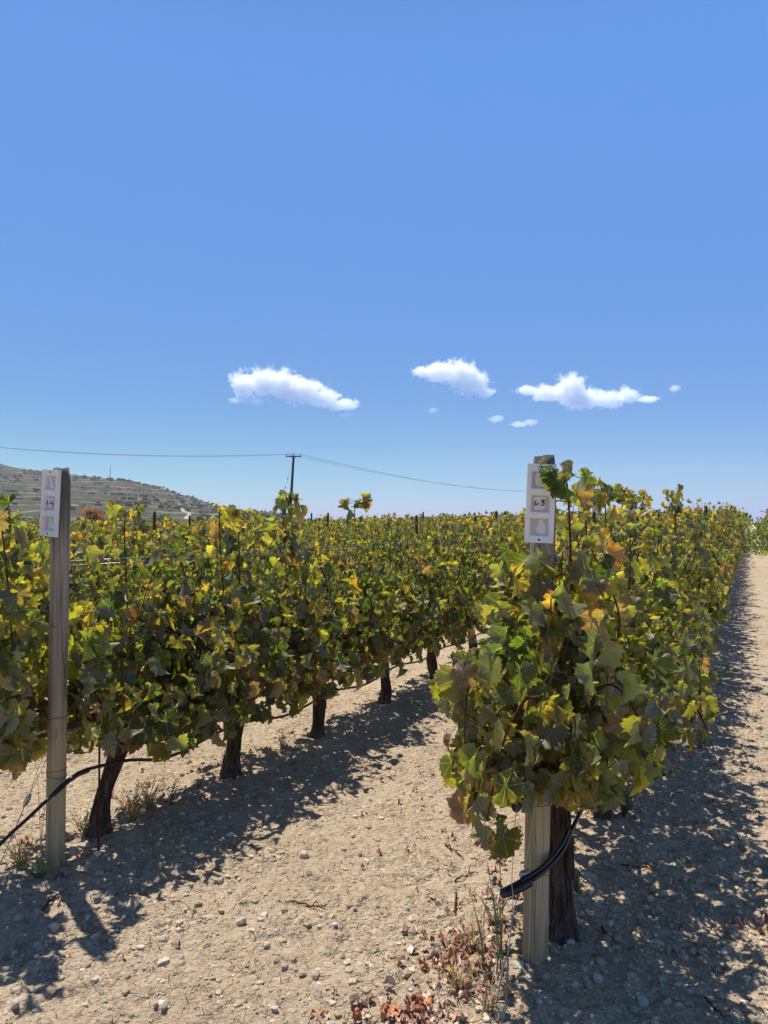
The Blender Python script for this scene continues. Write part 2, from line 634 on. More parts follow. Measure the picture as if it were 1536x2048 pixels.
def grow(a, b, step, k, limit):
    xs = list(np.arange(a, b + 1e-9, step))
    s = step
    while xs[-1] < limit:
        s *= k
        xs.append(xs[-1] + s)
    s = step
    while xs[0] > -limit:
        s *= k
        xs.insert(0, xs[0] - s)
    return np.array(xs)


gx = grow(-3.0, 2.9, 0.0125, 1.06, 1500)
gy = grow(1.5, 5.6, 0.0125, 1.055, 1500)
GX, GY = np.meshgrid(gx, gy)
GZ = ground_z(GX, GY)
V = np.stack([GX.ravel(), GY.ravel(), GZ.ravel()], 1)
nx, ny = len(gx), len(gy)
I = (np.arange(ny - 1)[:, None] * nx + np.arange(nx - 1)[None, :]).ravel()
mb = MB()
mb.add(V, np.stack([I, I + 1, I + nx + 1, I + nx], 1))
tag(mb.build('ground', M['soil']), kind='structure')


def in_view(x, y, margin=0.05):
    u = x / np.maximum(y, 1e-3)
    return (np.abs(u) < 0.5 + margin) & (y > 1.5)


def rock_shape(rng, sub, cuts=9, flat=0.62):
    v, f = ICO[sub]
    v = v.copy() * np.array([1.0, rng.uniform(0.6, 0.95), rng.uniform(flat - 0.2, flat + 0.12)])
    for _ in range(cuts):
        n = norm(rng.normal(size=3))
        d = rng.uniform(0.38, 0.72)
        s = v @ n
        over = s > d
        v[over] -= (s[over] - d)[:, None] * n * 0.92
    v *= 1 + 0.05 * vnoise(v[:, 0] * 3 + 7, v[:, 1] * 3, v[:, 2] * 3)[:, None]
    return v, f


def rotz(v, a):
    c, s = math.cos(a), math.sin(a)
    return np.stack([v[..., 0] * c - v[..., 1] * s, v[..., 0] * s + v[..., 1] * c, v[..., 2]], -1)


# gravel: one carpet of small pebbles nobody could count
rng = np.random.default_rng(3)
mb = MB()
shapes = [rock_shape(rng, 1, 5) for _ in range(14)]
npeb = 42000
dd = 1.75 + 8.5 * rng.random(npeb * 2) ** 1.9
uu = rng.uniform(-0.56, 0.56, npeb * 2)
xs, ys = uu * dd, dd
aa, pp = rows_ap(xs, ys)
q = np.abs((pp - ROW0 - 0.12 + PITCH / 2) % PITCH - PITCH / 2)
keep = rng.random(npeb * 2) < (0.30 + 0.70 * np.exp(-(q / 0.5) ** 2) * (pp < 0.4)) * (0.55 + 0.6 * vnoise(xs * 2.1, ys * 2.1))
xs, ys = xs[keep][:npeb], ys[keep][:npeb]
zs = ground_z(xs, ys)
for k in range(len(xs)):
    v, f = shapes[k % 14]
    r = min(0.004 + 0.0052 * rng.pareto(2.4), 0.021)
    vv = rotz(v, rng.uniform(0, 6.28)) * r + np.array([xs[k], ys[k], zs[k] + r * 0.12])
    b = rng.uniform(0.75, 1.2)
    base = np.array([0.52, 0.42, 0.28]) if rng.random() < 0.62 else np.array([0.42, 0.32, 0.20])
    if rng.random() < 0.10: base = np.array([0.66, 0.58, 0.44])
    mb.add(vv, f, base * b)
tag(mb.build('gravel', M['gravel'], smooth=False), 'pale limestone pebbles strewn over the dusty soil', kind='stuff')

# stones one can count
STONES = [rock_shape(rng, 3, 16) if k < 6 else rock_shape(rng, 2, 13) for k in range(12)]
stone_me = []
for k, (v, f) in enumerate(STONES):
    mb = MB()
    b = rng.uniform(0.85, 1.12)
    mb.add(v, f, np.array([(0.60, 0.52, 0.385), (0.50, 0.415, 0.29), (0.66, 0.585, 0.45)][k % 3]) * b)
    stone_me.append(mb.mesh('stone', M['stone'], False))


def stone(px, py, wpx, label=None, group='loose limestone stones on the soil', k=None, flat=1.0, rz=None):
    d = EYE * PIX / (py - HZ)
    x = (px - 768) / PIX * d
    r = wpx / PIX * d / 2
    o = bpy.data.objects.new('stone', stone_me[rng.integers(12) if k is None else k])
    COL.objects.link(o)
    o.location = (x, d, gz(x, d) + r * 0.18)
    o.rotation_euler = (rng.uniform(-.3, .3), rng.uniform(-.3, .3), rng.uniform(0, 6.28) if rz is None else rz)
    o.scale = (r, r, r * flat)
    tag(o, label, 'stone', group)
    return o


NAMED = [
    (152, 1716, 36, 'long pale stone lying against the foot of the left post', 0),
    (262, 1711, 25, 'rounded grey stone in the shade right of the first left trunk', 1),
    (1172, 1764, 42, 'large oval pale stone in shade right of the front right trunk', 1),
    (607, 1710, 30, 'flat pale stone on the sunlit strip nearest the shade edge', 3),
    (1072, 1942, 27, 'white rounded stone touching the foot of the right post', 4),
    (1034, 1943, 34, 'grey stone left of the white stone at the right post foot', 5),
    (1135, 1890, 26, 'oval stone topmost of the cluster behind the right post', 2),
    (1106, 1910, 25, 'egg shaped stone nearest the right post in the cluster', 1),
    (1282, 2000, 36, 'big pale stone in the shade at the bottom right', 0),
    (1090, 1966, 24, 'angular pale stone in front of the right post foot', 3),
    (570, 1933, 26, 'white angular stone in sunshine at the bottom centre', 4),
    (514, 1967, 22, 'small white stone left of and below the white angular stone', 3),
    (332, 1918, 32, 'flat white stone at the shade edge on the lower left', 2),
    (113, 1845, 30, 'slanting grey stone in the deep shade on the lower left', 5),
    (1515, 1457, 22, 'lone upright pale stone on the sunlit path at the right edge', 0),
    (878, 1835, 20, 'brown stone beside the dry weeds left of the right post', 5),
    (826, 1690, 22, 'pale stone on the sunlit strip below the hanging leaves', 1),
    (483, 1840, 26, 'pale flat stone in the middle of the sunlit strip', 3),
    (506, 1597, 22, 'rounded grey stone in the shade right of the second trunk', 4),
    (536, 1657, 20, 'grey stone standing at the ragged shade edge', 2),
]
for i, (px, py, w, lab, k) in enumerate(NAMED):
    stone(px, py, w, lab, k=k, rz=(0.2 if i in (0, 2) else None))
placed = []
tries = 0
while len(placed) < 230 and tries < 4000:
    tries += 1
    px, py = rng.uniform(-10, 1545), 1420 + 620 * rng.random() ** 0.8
    d = EYE * PIX / (py - HZ)
    x = (px - 768) / PIX * d
    a, p = rows_ap(x, d)
    qq = abs((p - ROW0 - 0.25 + PITCH / 2) % PITCH - PITCH / 2)
    if rng.random() > (0.25 + 0.75 * math.exp(-(qq / 0.5) ** 2)): continue
    if any(abs(px - a_) + abs(py - b_) < 16 for a_, b_ in placed): continue
    placed.append((px, py))
    w = (0.020 + 0.034 * rng.random() ** 2.5) * PIX / d
    zone = ('in the strip between the two posts' if -2.5 < p < -0.9 else
            'on the dirt path right of the right row' if p > -0.9 else 'on the ground behind the left post')
    stone(px, py, w, 'small pale limestone lying ' + zone, 'small limestones ' + zone)

# dry litter: straws and crumbs
mb = MB()
nl = 5200
dd = 1.8 + 5.5 * rng.random(nl) ** 1.7
uu = rng.uniform(-0.55, 0.55, nl)
for k in range(nl):
    x, y = uu[k] * dd[k], dd[k]
    L = rng.uniform(0.012, 0.05) if rng.random() < 0.93 else rng.uniform(0.06, 0.12)
    th = rng.uniform(0, 6.28)
    dx, dy = math.cos(th) * L / 2, math.sin(th) * L / 2
    z = gz(x, y) + 0.004
    c = [(0.42, 0.34, 0.22), (0.22, 0.15, 0.10), (0.34, 0.25, 0.17), (0.16, 0.10, 0.07)][rng.integers(4)]
    v, f, _ = tube_geo([(x - dx, y - dy, z), (x + rng.normal() * .003, y + rng.normal() * .003, z + 0.004), (x + dx, y + dy, z + rng.uniform(-.002, .006))], rng.uniform(0.0006, 0.0016), 3, False)
    mb.add(v, f, np.array(c))
tag(mb.build('straw_litter', M['litter']), 'short dry straws and bark crumbs scattered over the soil', kind='stuff')

# ------------------------------------------------------------------ leaves


def leaf_template(half, key_r=(1.0, 0.80, 0.93, 0.74, 0.80, 0.72, 0.58, 0.12), tooth=1.0):
    if half >= 14:
        th = np.linspace(0, 174, half)
    else:
        th = np.linspace(0, 165, half)
    key_t = [0, 26, 54, 82, 110, 140, 160, 180]
    r = np.interp(th, key_t, key_r)
    if half >= 14:
        r = r * np.where(np.arange(half) % 2 == 0, 1 + 0.07 * tooth, 1 - 0.09 * tooth) * (1 + 0.05 * tooth * np.sin(np.arange(half) * 1.9))
    th = np.radians(th)
    s, t_ = r * np.sin(th), r * np.cos(th)
    S = np.concatenate([-s[:0:-1], s])
    T = np.concatenate([t_[:0:-1], t_])
    n = len(S)
    if half >= 14:
        mi = np.arange(0, n, 2)
        SS = np.concatenate([[0], S[mi] * 0.55, S])
        TT = np.concatenate([[0], T[mi] * 0.55, T])
        RR = np.concatenate([[0], np.full(len(mi), 0.55), np.ones(n)])
        m = len(mi)
        F = [[0, 1 + i + 1, 1 + i] for i in range(m - 1)]
        o0 = 1 + m
        for i in range(m - 1):
            a, b = 1 + i, 1 + i + 1
            c0, c1, c2 = o0 + 2 * i, o0 + 2 * i + 1, o0 + 2 * i + 2
            F += [[a, c1, c0], [a, b, c1], [b, c2, c1]]
    else:
        SS = np.concatenate([[0], S])
        TT = np.concatenate([[0], T])
        RR = np.concatenate([[0], np.ones(n)])
        F = [[0, 1 + i + 1, 1 + i] for i in range(n - 1)]
    return SS, TT, RR, np.array(F)


TPL = {'hi0': leaf_template(21), 'hi1': leaf_template(21, (1.0, 0.92, 0.97, 0.88, 0.86, 0.80, 0.66, 0.15), 0.8),
       'hi2': leaf_template(21, (1.08, 0.72, 0.90, 0.62, 0.76, 0.66, 0.50, 0.10), 1.3), 'hi3': leaf_template(21, (0.86, 0.78, 1.0, 0.82, 0.92, 0.70, 0.52, 0.10), 1.1),
       'med': leaf_template(9), 'low': leaf_template(4)}


def add_leaves(mb, org, tip, nrm, size, fold, curl, wav, colA, colB, edge, lod, rng, mat=0):
    if lod == 'hi':
        for j in range(4):
            q = np.arange(len(org)) % 4 == j
            if q.any():
                add_leaves(mb, org[q], tip[q], nrm[q], size[q], fold[q], curl[q], wav[q], colA[q], colB[q], edge[q], 'hi%d' % j, rng, mat)
        return
    S, T, R, F = TPL[lod]
    N, K = len(org), len(S)
    tip = norm(tip)
    nrm = norm(nrm - tip * np.sum(nrm * tip, 1, keepdims=True))
    lat = np.cross(tip, nrm)
    th = np.arctan2(S, T)
    ph = rng.uniform(0, 6.28, N)
    asp = rng.uniform(0.82, 1.08, N)
    s = S[None] * size[:, None] * asp[:, None]
    t = T[None] * size[:, None]
    s = s * (1 + 0.10 * np.sin(2 * th[None] + ph[:, None]))
    up = np.abs(s) * np.sin(fold)[:, None]
    s = s * np.cos(fold)[:, None]
    cu = curl[:, None]
    r2 = (R ** 2)[None]
    ang = cu * t / size[:, None]
    tt = np.where(np.abs(cu) > 1e-3, np.sin(ang) / np.where(np.abs(cu) > 1e-3, cu, 1) * size[:, None], t)
    dn = np.where(np.abs(cu) > 1e-3, (1 - np.cos(ang)) / np.where(np.abs(cu) > 1e-3, cu, 1) * size[:, None], 0)
    wv = wav[:, None] * size[:, None] * r2 * (np.sin(4 * th[None] + ph[:, None]) + 0.6 * np.sin(9 * th[None] - 2 * ph[:, None]))
    tw = rng.normal(0, 0.55, N)[:, None]
    h = up - dn + wv + tw * s * t / size[:, None]
    P = org[:, None, :] + lat[:, None, :] * s[..., None] + tip[:, None, :] * tt[..., None] + nrm[:, None, :] * h[..., None]
    e = (edge[:, None] * np.clip(R[None] * 1.25 - 0.25, 0, 1))[..., None]
    e = np.clip(e * (0.75 + 0.5 * np.sin(3 * th[None] + 1.7 * ph[:, None]))[..., None], 0, 1)
    C = colA[:, None, :] * (1 - e) + colB[:, None, :] * e
    FF = (F[None] + (np.arange(N) * K)[:, None, None]).reshape(-1, 3)
    UV = np.stack([np.tile(S, N), np.tile(T, N)], 1)
    mb.add(P.reshape(-1, 3), FF, C.reshape(-1, 3), UV, mat)


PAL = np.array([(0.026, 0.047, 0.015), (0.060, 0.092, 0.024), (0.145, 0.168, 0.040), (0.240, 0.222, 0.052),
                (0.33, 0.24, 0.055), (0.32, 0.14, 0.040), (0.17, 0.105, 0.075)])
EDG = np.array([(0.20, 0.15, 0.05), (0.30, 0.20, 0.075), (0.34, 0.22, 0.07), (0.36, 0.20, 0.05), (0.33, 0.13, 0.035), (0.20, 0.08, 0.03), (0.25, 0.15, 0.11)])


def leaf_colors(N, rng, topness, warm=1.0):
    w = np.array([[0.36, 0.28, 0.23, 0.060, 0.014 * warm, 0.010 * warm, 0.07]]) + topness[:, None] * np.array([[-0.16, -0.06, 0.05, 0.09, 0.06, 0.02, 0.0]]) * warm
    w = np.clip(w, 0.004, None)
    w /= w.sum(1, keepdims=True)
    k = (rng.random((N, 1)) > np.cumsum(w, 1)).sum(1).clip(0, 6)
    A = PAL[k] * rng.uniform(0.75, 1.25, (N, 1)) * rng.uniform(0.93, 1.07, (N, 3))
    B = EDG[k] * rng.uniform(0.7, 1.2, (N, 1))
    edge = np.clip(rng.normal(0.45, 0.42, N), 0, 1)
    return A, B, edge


# ------------------------------------------------------------------ grape vines


def gen_vine(seed, lod, cordon=0.58, top=1.5, low=0.32, ncane=10, fill=170, half=0.56, thick=0.17, lean=(0.0, 0.0), keep=None, extra=(), warm=1.0, rad=0.038, xlo=-9.0, boxes=(), lsz=0.78):
    """Geometry in vine space: X along the row, Y across it, Z up, trunk at the origin."""
    rng = np.random.default_rng(seed)
    g = {}
    hi = lod == 'hi'
    sides, rings = (18, 26) if hi else (8, 7) if lod == 'med' else (5, 4)
    zz = np.linspace(-0.06, cordon, rings)
    tt = np.clip(zz / cordon, 0, 1)
    ph = rng.uniform(0, 6.28, 4)
    tp = np.stack([lean[0] * tt + 0.018 * np.sin(tt * 5 + ph[0]), lean[1] * tt + 0.014 * np.sin(tt * 6 + ph[1]), zz], 1)
    head = tp[-1].copy()
    rr = rad * (1.12 - 0.30 * tt + 0.30 * np.exp(-((tt - 1) / 0.12) ** 2) + 0.22 * np.exp(-(tt / 0.10) ** 2) + 0.10 * np.sin(tt * 11 + ph[2]))
    th = np.arange(sides) * 2 * math.pi / sides
    jit = 1 + 0.20 * vnoise(np.cos(th)[None] * 2.4 + seed, np.sin(th)[None] * 2.4, tt[:, None] * 2.2) + 0.12 * vnoise(np.cos(th)[None] * 6.4, np.sin(th)[None] * 6.4 + seed, tt[:, None] * 3)
    jit = jit + 0.10 * np.sin(5 * th[None] + tt[:, None] * 4 + ph[3]) + 0.05 * np.sin(9 * th[None] - tt[:, None] * 7)
    mb = MB()
    v, f, uv = tube_geo(tp, rr, sides, True, jit)
    mb.add(v, f, None, uv)
    if hi:                                    # loose strips of bark
        for _ in range(60):
            z0 = rng.uniform(0.04, cordon - 0.12)
            L = rng.uniform(0.06, 0.2)
            a0 = rng.uniform(0, 6.28)
            zs_ = np.linspace(z0, min(z0 + L, cordon - 0.01), 5)
            cx = np.interp(zs_, zz, tp[:, 0])
            cy = np.interp(zs_, zz, tp[:, 1])
            r_ = np.interp(zs_, zz, rr) * rng.uniform(1.0, 1.12)
            aa_ = a0 + np.linspace(0, rng.normal() * 0.35, 5)
            pts = np.stack([cx + np.cos(aa_) * r_, cy + np.sin(aa_) * r_, zs_], 1)
            v, f, uv = tube_geo(pts, [0.0018, 0.004, 0.0045, 0.0035, 0.001], 4, True)
            mb.add(v, f, None, uv)
    g['trunk'] = mb
    mb = MB()
    for sgn in (-1, 1):
        c = [head - np.array([0, 0, 0.04]), head + np.array([sgn * 0.10, 0.01 * rng.normal(), 0.025]), head + np.array([sgn * 0.28, 0.02 * rng.normal(), 0.02 * rng.normal() + 0.02]),
             np.array([sgn * half * 0.95, 0.02 * rng.normal(), cordon + 0.02 * rng.normal()])]
        P = smooth_path(c, 14 if hi else 6)
        n = len(P)
        v, f, uv = tube_geo(P, np.linspace(0.026, 0.013, n) * (1 + 0.18 * rng.normal(size=n)).clip(0.7, 1.4), 8 if hi else 5)
        mb.add(v, f, None, uv)
    g['cordon'] = mb
    canes = []
    for k in range(ncane):
        x0 = -half * 0.92 + (k + rng.uniform(0.2, 0.8)) * (2 * half * 0.92) / ncane
        x0 = max(x0, xlo + 0.25 * rng.random())
        b = np.array([x0, rng.normal() * 0.02, cordon + 0.01])
        droop = rng.random() < 0.34
        if not droop:
            H = (top - cordon) * rng.uniform(0.66, 1.03)
            y1 = rng.normal() * thick * 0.55
            c = [b, b + np.array([rng.normal() * 0.05, y1 * 0.5, H * 0.33]), b + np.array([rng.normal() * 0.09, y1, H * 0.68]), b + np.array([rng.normal() * 0.12, y1 + rng.normal() * 0.06, H])]
            if rng.random() < 0.3:
                c.append(c[-1] + np.array([rng.normal() * 0.12, rng.normal() * 0.10, 0.03]))
        else:
            s = 1 if rng.random() < 0.5 else -1
            R_ = rng.uniform(0.16, 0.30) * (thick / 0.17)
            h = rng.uniform(0.12, 0.42)
            c = [b, b + np.array([rng.normal() * 0.05, s * R_ * 0.35, h * 0.8]), b + np.array([rng.normal() * 0.12, s * R_ * 0.8, h]), b + np.array([rng.normal() * 0.16, s * R_ * 1.1, h * 0.45]),
                 b + np.array([rng.normal() * 0.2, s * R_ * 1.15, (low - cordon) * rng.uniform(0.3, 0.9)])]
        canes.append(smooth_path(c, 26))
    for c in extra:
        canes.append(smooth_path(np.asarray(c, float), 26))
    if keep is not None:                      # prune canes where nothing may hang
        cut = []
        for ci, P in enumerate(canes):
            bad = [i for i in range(4, 26) if not keep(P[i])]
            k = bad[0] if bad else 26
            if k < 9 and ci < ncane:
                continue
            if k < 26 and ci < ncane:
                t_ = np.linspace(0, k - 1, 26)
                P = np.stack([np.interp(t_, np.arange(26), P[:, c]) for c in range(3)], 1)
            cut.append((ci, P))
    else:
        cut = list(enumerate(canes))
    O, T_, N_, SZ = [], [], [], []
    cm = []
    for ci, P in cut:
        m = MB()
        v, f, uv = tube_geo(P if hi else P[::5], np.linspace(0.0052, 0.0022, len(P if hi else P[::5])), 6 if hi else 3)
        m.add(v, f, None, uv)
        seg = np.linalg.norm(np.diff(P, axis=0), axis=1).sum()
        nl = max(5, int(seg / (0.050 if ci < ncane else 0.045)))
        side = 1
        for q in np.linspace(0.06, 1.0, nl):
            i = min(int(q * 25), 24)
            base = P[i] + (P[i + 1] - P[i]) * (q * 25 - i)
            side = -side
            dirv = np.array([rng.normal() * 0.6, side * rng.uniform(0.3, 1.0) + rng.normal() * 0.25, rng.uniform(0.0, 0.55)])
            dirv /= np.linalg.norm(dirv)
            pl = rng.uniform(0.035, 0.085)
            o = base + dirv * pl + np.array([0, 0, -0.012])
            if keep is None or keep(o):
                O.append(o)
                outw = dirv * np.array([1, 1, 0.2])
                T_.append(outw * rng.uniform(0.05, 0.5) + np.array([rng.normal() * 0.25, rng.normal() * 0.25, -1.0]))
                N_.append(outw * 0.9 + np.array([rng.normal() * 0.4, rng.normal() * 0.4, rng.uniform(0.1, 0.9)]))
                SZ.append(rng.uniform(0.042, 0.108) * (1.0 if q < 0.85 else 0.72))
                if hi:
                    mid = (base + o) / 2 + np.array([0, 0, 0.008])
                    v, f, uv = tube_geo([base, mid, o], [0.0016, 0.0013, 0.0012], 4, False)
                    m.add(v, f, None, uv)
        cm.append(m)
    fl = []
    for _ in range(int(fill * 2.1)):
        z = low + (1.10 - low) * rng.beta(1.15, 1.5)
        y = rng.normal() * thick * (1.0 if z < 0.95 else 0.75)
        o = np.array([rng.uniform(-half, half) * 1.06, np.clip(y, -2.2 * thick, 2.2 * thick), z])
        if abs(o[1]) < 0.05 and rng.random() < 0.4: continue
        fl.append(o)
    for (xa, xb, ya, yb, za, zb, nb) in boxes:
        for _ in range(nb):
            fl.append(np.array([rng.uniform(xa, xb), rng.uniform(ya, yb), rng.uniform(za, zb)]))
    for o in fl:
        if keep is not None and not keep(o): continue
        s = 1 if o[1] > 0 else -1
        outw = np.array([rng.normal() * 0.5, s * rng.uniform(0.4, 1), 0])
        O.append(o)
        T_.append(outw * rng.uniform(0.05, 0.5) + np.array([rng.normal() * 0.3, rng.normal() * 0.25, -1.0]))
        N_.append(outw * 0.9 + np.array([rng.normal() * 0.4, rng.normal() * 0.4, rng.uniform(0.0, 0.9)]))
        SZ.append(rng.uniform(0.038, 0.108))
    O, T_, N_, SZ = np.array(O), np.array(T_), np.array(N_), np.array(SZ)
    n = len(O)
    if lod == 'low':
        SZ = SZ * 1.15
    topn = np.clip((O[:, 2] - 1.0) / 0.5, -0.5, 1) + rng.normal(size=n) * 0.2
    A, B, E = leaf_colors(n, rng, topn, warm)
    fold = np.clip(rng.normal(0.66, 0.45, n), -0.4, 1.35)
    curl = np.clip(rng.normal(0.9, 0.8, n), -0.8, 2.6)
    wav = np.abs(rng.normal(0.125, 0.07, n))
    N_[rng.random(n) < 0.33] *= -1
    SZ = SZ * lsz
    dry = rng.random(n) < 0.14
    fold = np.where(dry, rng.uniform(0.8, 1.4, n), fold)
    wav = np.where(dry, 0.16, wav)
    fm = MB()
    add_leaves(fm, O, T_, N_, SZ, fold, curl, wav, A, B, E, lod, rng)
    g['foliage'] = fm
    g['canes'] = cm
    return g


def vine_parts(root, g, lod):
    if lod == 'hi':
        tr = g['trunk'].build('trunk', M['bark'], root)
        g['cordon'].build('cordon', M['bark'], root)
        for m in g['canes']:
            m.build('cane', M['cane'], root)
        g['foliage'].build('foliage', M['leaf'], root)
    else:
        g['trunk'].build('trunk', M['bark'], root)
        m = MB()
        for q in [g['foliage']]:
            for v, f, c, u in zip(q.v, q.f, q.c, q.u):
                m.add(v, f - 0, c, u, 0)
        for q in [g['cordon']] + g['canes']:
            off = 0
            for v, f, c, u in zip(q.v, q.f, q.c, q.u):
                m.add(v, f - off, c, u, 1)
                off += len(v)
        m.build('foliage', [M['leaf'] if lod == 'med' else M['leaf_far'], M['cane']], root)


ROWRZ = math.atan2(CA, SA)        # X axis of a vine turned along its row


def vine_at(a, p, name='grape_vine', rz=0.0):
    x, y = xy_of(a, p)
    o = empty(name, (x, y, float(ground_z(np.array([x]), np.array([y]))[0])), ROWRZ + rz)
    return o


P1, P2 = ROW0, ROW0 - PITCH - 0.01
A_POST_R, A_POST_L = 2.575, 2.40
pr = at(1066, 1930, EYE * PIX / (1930 - HZ))
pl = at(114, 1740, EYE * PIX / (1740 - HZ))


def to_world(o, a, p):
    """vine space -> world"""
    x, y = xy_of(a + o[0], p - o[1])
    return x, y, o[2]


def keep_left(a, p):
    def k(o):
        x, y, z = to_world(o, a, p)
        if y < pl[1] + 0.14:                       # nothing hangs before the left post
            u = x / y
            if abs(u - pl[0] / pl[1]) < 0.034 or (z > 1.25 and -0.452 < u < -0.40):
                return False
            if z < 0.5: return False
        return not (z < (0.42 if 768 + PIX * x / y < 240 else 0.27) and y < 3.75)
    return k


def keep_right(a, p):
    def k(o):
        x, y, z = to_world(o, a, p)
        u = x / y
        py = HZ - (z - EYE) / y * PIX
        px = 768 + u * PIX
        if y < pr[1] + 0.1 and 1030 < px < 1130 and py < 1110 and not (px > 1078 and py < 985): return False
        if py > 1600 and 1020 < px < 1130 and y < 2.75: return False
        if y < 3.3 and px < np.interp(py, [1000, 1060, 1150, 1250, 1340, 1420, 1520, 1600, 1690], [1090, 1015, 985, 965, 905, 878, 895, 925, 950]): return False
        if px > 1130 and y < 4.2 and py > np.interp(px, [1130, 1200, 1300, 1380, 1450], [1620, 1610, 1545, 1490, 1480]): return False
        if y < 2.75 and px > np.interp(py, [1000, 1150, 1300, 1450, 1600], [1240, 1290, 1320, 1330, 1290]): return False
        return not (z < 0.44)
    return k


def v2(px, py, d, a, p):
    """A photograph pixel at distance d in the space of the vine at (a, p)."""
    w = at(px, py, d)
    aa_, pp_ = rows_ap(w[0], w[1])
    return np.array([aa_ - a, -(pp_ - p), w[2]])


def shoot(px, py, d, a, p, x0=0.0):
    tip_ = v2(px, py, d, a, p)
    return [(x0, 0, .58), (x0 * .5 + tip_[0] * .5, tip_[1] * .4, .95), (tip_[0] * .9 + x0 * .1, tip_[1], tip_[2] - .28), tip_, tip_ + np.array([.05, -.03, -.03])]


near = []                        # (a, p, label, kwargs)
a_r = [2.80, 3.98, 5.05, 6.15, 7.25]
a_l = [2.74, 3.66, 4.66, 5.72, 6.80, 7.9]
R0 = dict(lsz=0.73, cordon=0.64, top=1.50, low=0.50, ncane=15, fill=520, half=0.60, xlo=-0.32, boxes=[(-.48, -.05, -.26, .26, .62, 1.36, 240), (-.2, .5, -.2, .2, 1.05, 1.42, 60)], thick=0.19, rad=0.047, lean=(0.02, -0.01), keep=keep_right(a_r[0], P1 + 0.035),
          extra=[[v2(1125, 1400, 2.62, a_r[0], P1), v2(1122, 1180, 2.62, a_r[0], P1), v2(1118, 1040, 2.60, a_r[0], P1), v2(1112, 975, 2.52, a_r[0], P1), v2(1098, 957, 2.46, a_r[0], P1)],
                 [v2(1085, 1480, 2.5, a_r[0], P1), v2(960, 1340, 2.35, a_r[0], P1), v2(915, 1380, 2.3, a_r[0], P1), v2(905, 1520, 2.28, a_r[0], P1)],
                 [v2(1080, 1480, 2.4, a_r[0], P1), v2(1040, 1400, 2.25, a_r[0], P1), v2(985, 1480, 2.2, a_r[0], P1), v2(950, 1640, 2.2, a_r[0], P1)],
                 [v2(1110, 1500, 2.5, a_r[0], P1), v2(1180, 1380, 2.3, a_r[0], P1), v2(1240, 1420, 2.3, a_r[0], P1), v2(1260, 1520, 2.3, a_r[0], P1)]])
near.append((a_r[0], P1 + 0.035, 'grape vine with a rough dark trunk right behind the right post signed 43', R0))
near.append((a_r[1], P1, 'second grape vine of the right row, leaves spilling low towards the path', dict(cordon=0.62, top=1.54, low=0.30, ncane=13, fill=420, thick=0.20,
            keep=keep_right(a_r[1], P1),
            extra=[shoot(1172, 985, 3.48, a_r[1], P1, -.3), shoot(1212, 1002, 3.9, a_r[1], P1, 0), [(-.3, 0, .62), v2(1320, 1380, 3.2, a_r[1], P1), v2(1390, 1430, 3.25, a_r[1], P1), v2(1425, 1510, 3.2, a_r[1], P1)], [(-.1, 0, .62), v2(1330, 1300, 3.5, a_r[1], P1), v2(1390, 1320, 3.6, a_r[1], P1), v2(1400, 1400, 3.5, a_r[1], P1)], [(0, 0, .62), (0.05, -0.3, .85), (0.1, -0.42, .6), (0.15, -0.45, .35)], [(-.2, 0, .62), (-.2, -0.22, .8), (-.15, -0.38, .65), (-.2, -0.42, .4)]])))
near.append((a_r[2], P1, 'third grape vine of the right row counted from the post', dict(extra=[shoot(1245, 1002, 4.6, a_r[2], P1), shoot(1268, 1008, 4.9, a_r[2], P1, .1)], cordon=0.60, top=1.52, low=0.34, ncane=12, fill=380, thick=0.19)))
near.append((a_r[3], P1, 'fourth grape vine of the right row counted from the post', dict(cordon=0.60, top=1.50, low=0.36, ncane=12, fill=340)))
near.append((a_r[4], P1, 'fifth grape vine of the right row counted from the post', dict(extra=[shoot(1345, 992, 7.5, a_r[4], P1, .3)], cordon=0.60, top=1.50, low=0.36, ncane=12, fill=320)))
near.append((a_l[0], P2 - 0.07, 'grape vine with a leaning twisted trunk beside the left post signed 44', dict(cordon=0.56, top=1.36, low=0.38, ncane=12, fill=480, half=0.66, boxes=[(-.72, -.15, -.26, .26, .60, 1.40, 230)], thick=0.19, lean=(0.08, -0.05), rad=0.035, keep=keep_left(a_l[0], P2 - 0.07),
            extra=[shoot(272, 1042, 3.77, a_l[0], P2, .2), shoot(30, 1052, 2.95, a_l[0], P2, -.4), [(-.3, 0, .6), (-.42, .1, .9), (-.5, .22, 1.2), (-.55, .26, 1.52), (-.58, .22, 1.40)]])))
near.append((a_l[1], P2, 'second grape vine of the left row, thick dark trunk by the shade edge', dict(extra=[shoot(440, 1032, 4.38, a_l[1], P2), shoot(478, 1042, 4.5, a_l[1], P2, .1)], cordon=0.54, top=1.36, low=0.37, ncane=12, fill=420, thick=0.19, lean=(0.03, -0.02), rad=0.042)))
near.append((a_l[2], P2, 'third grape vine of the left row counted from the post', dict(cordon=0.54, top=1.37, low=0.37, ncane=12, fill=400, thick=0.19, rad=0.040,
            extra=[shoot(566, 1000, 4.96, a_l[2], P2, -.3), shoot(584, 1024, 4.98, a_l[2], P2, -.2)])))
near.append((a_l[3], P2, 'fourth grape vine of the left row counted from the post', dict(extra=[shoot(710, 1012, 5.87, a_l[3], P2, -.4)], cordon=0.54, top=1.38, low=0.37, ncane=12, fill=380, rad=0.038)))
near.append((a_l[4], P2, 'fifth grape vine of the left row counted from the post', dict(cordon=0.54, top=1.40, low=0.38, ncane=12, fill=350,
            )))
near.append((a_l[5], P2, 'sixth grape vine of the left row counted from the post', dict(cordon=0.54, top=1.42, low=0.38, ncane=12, fill=330)))
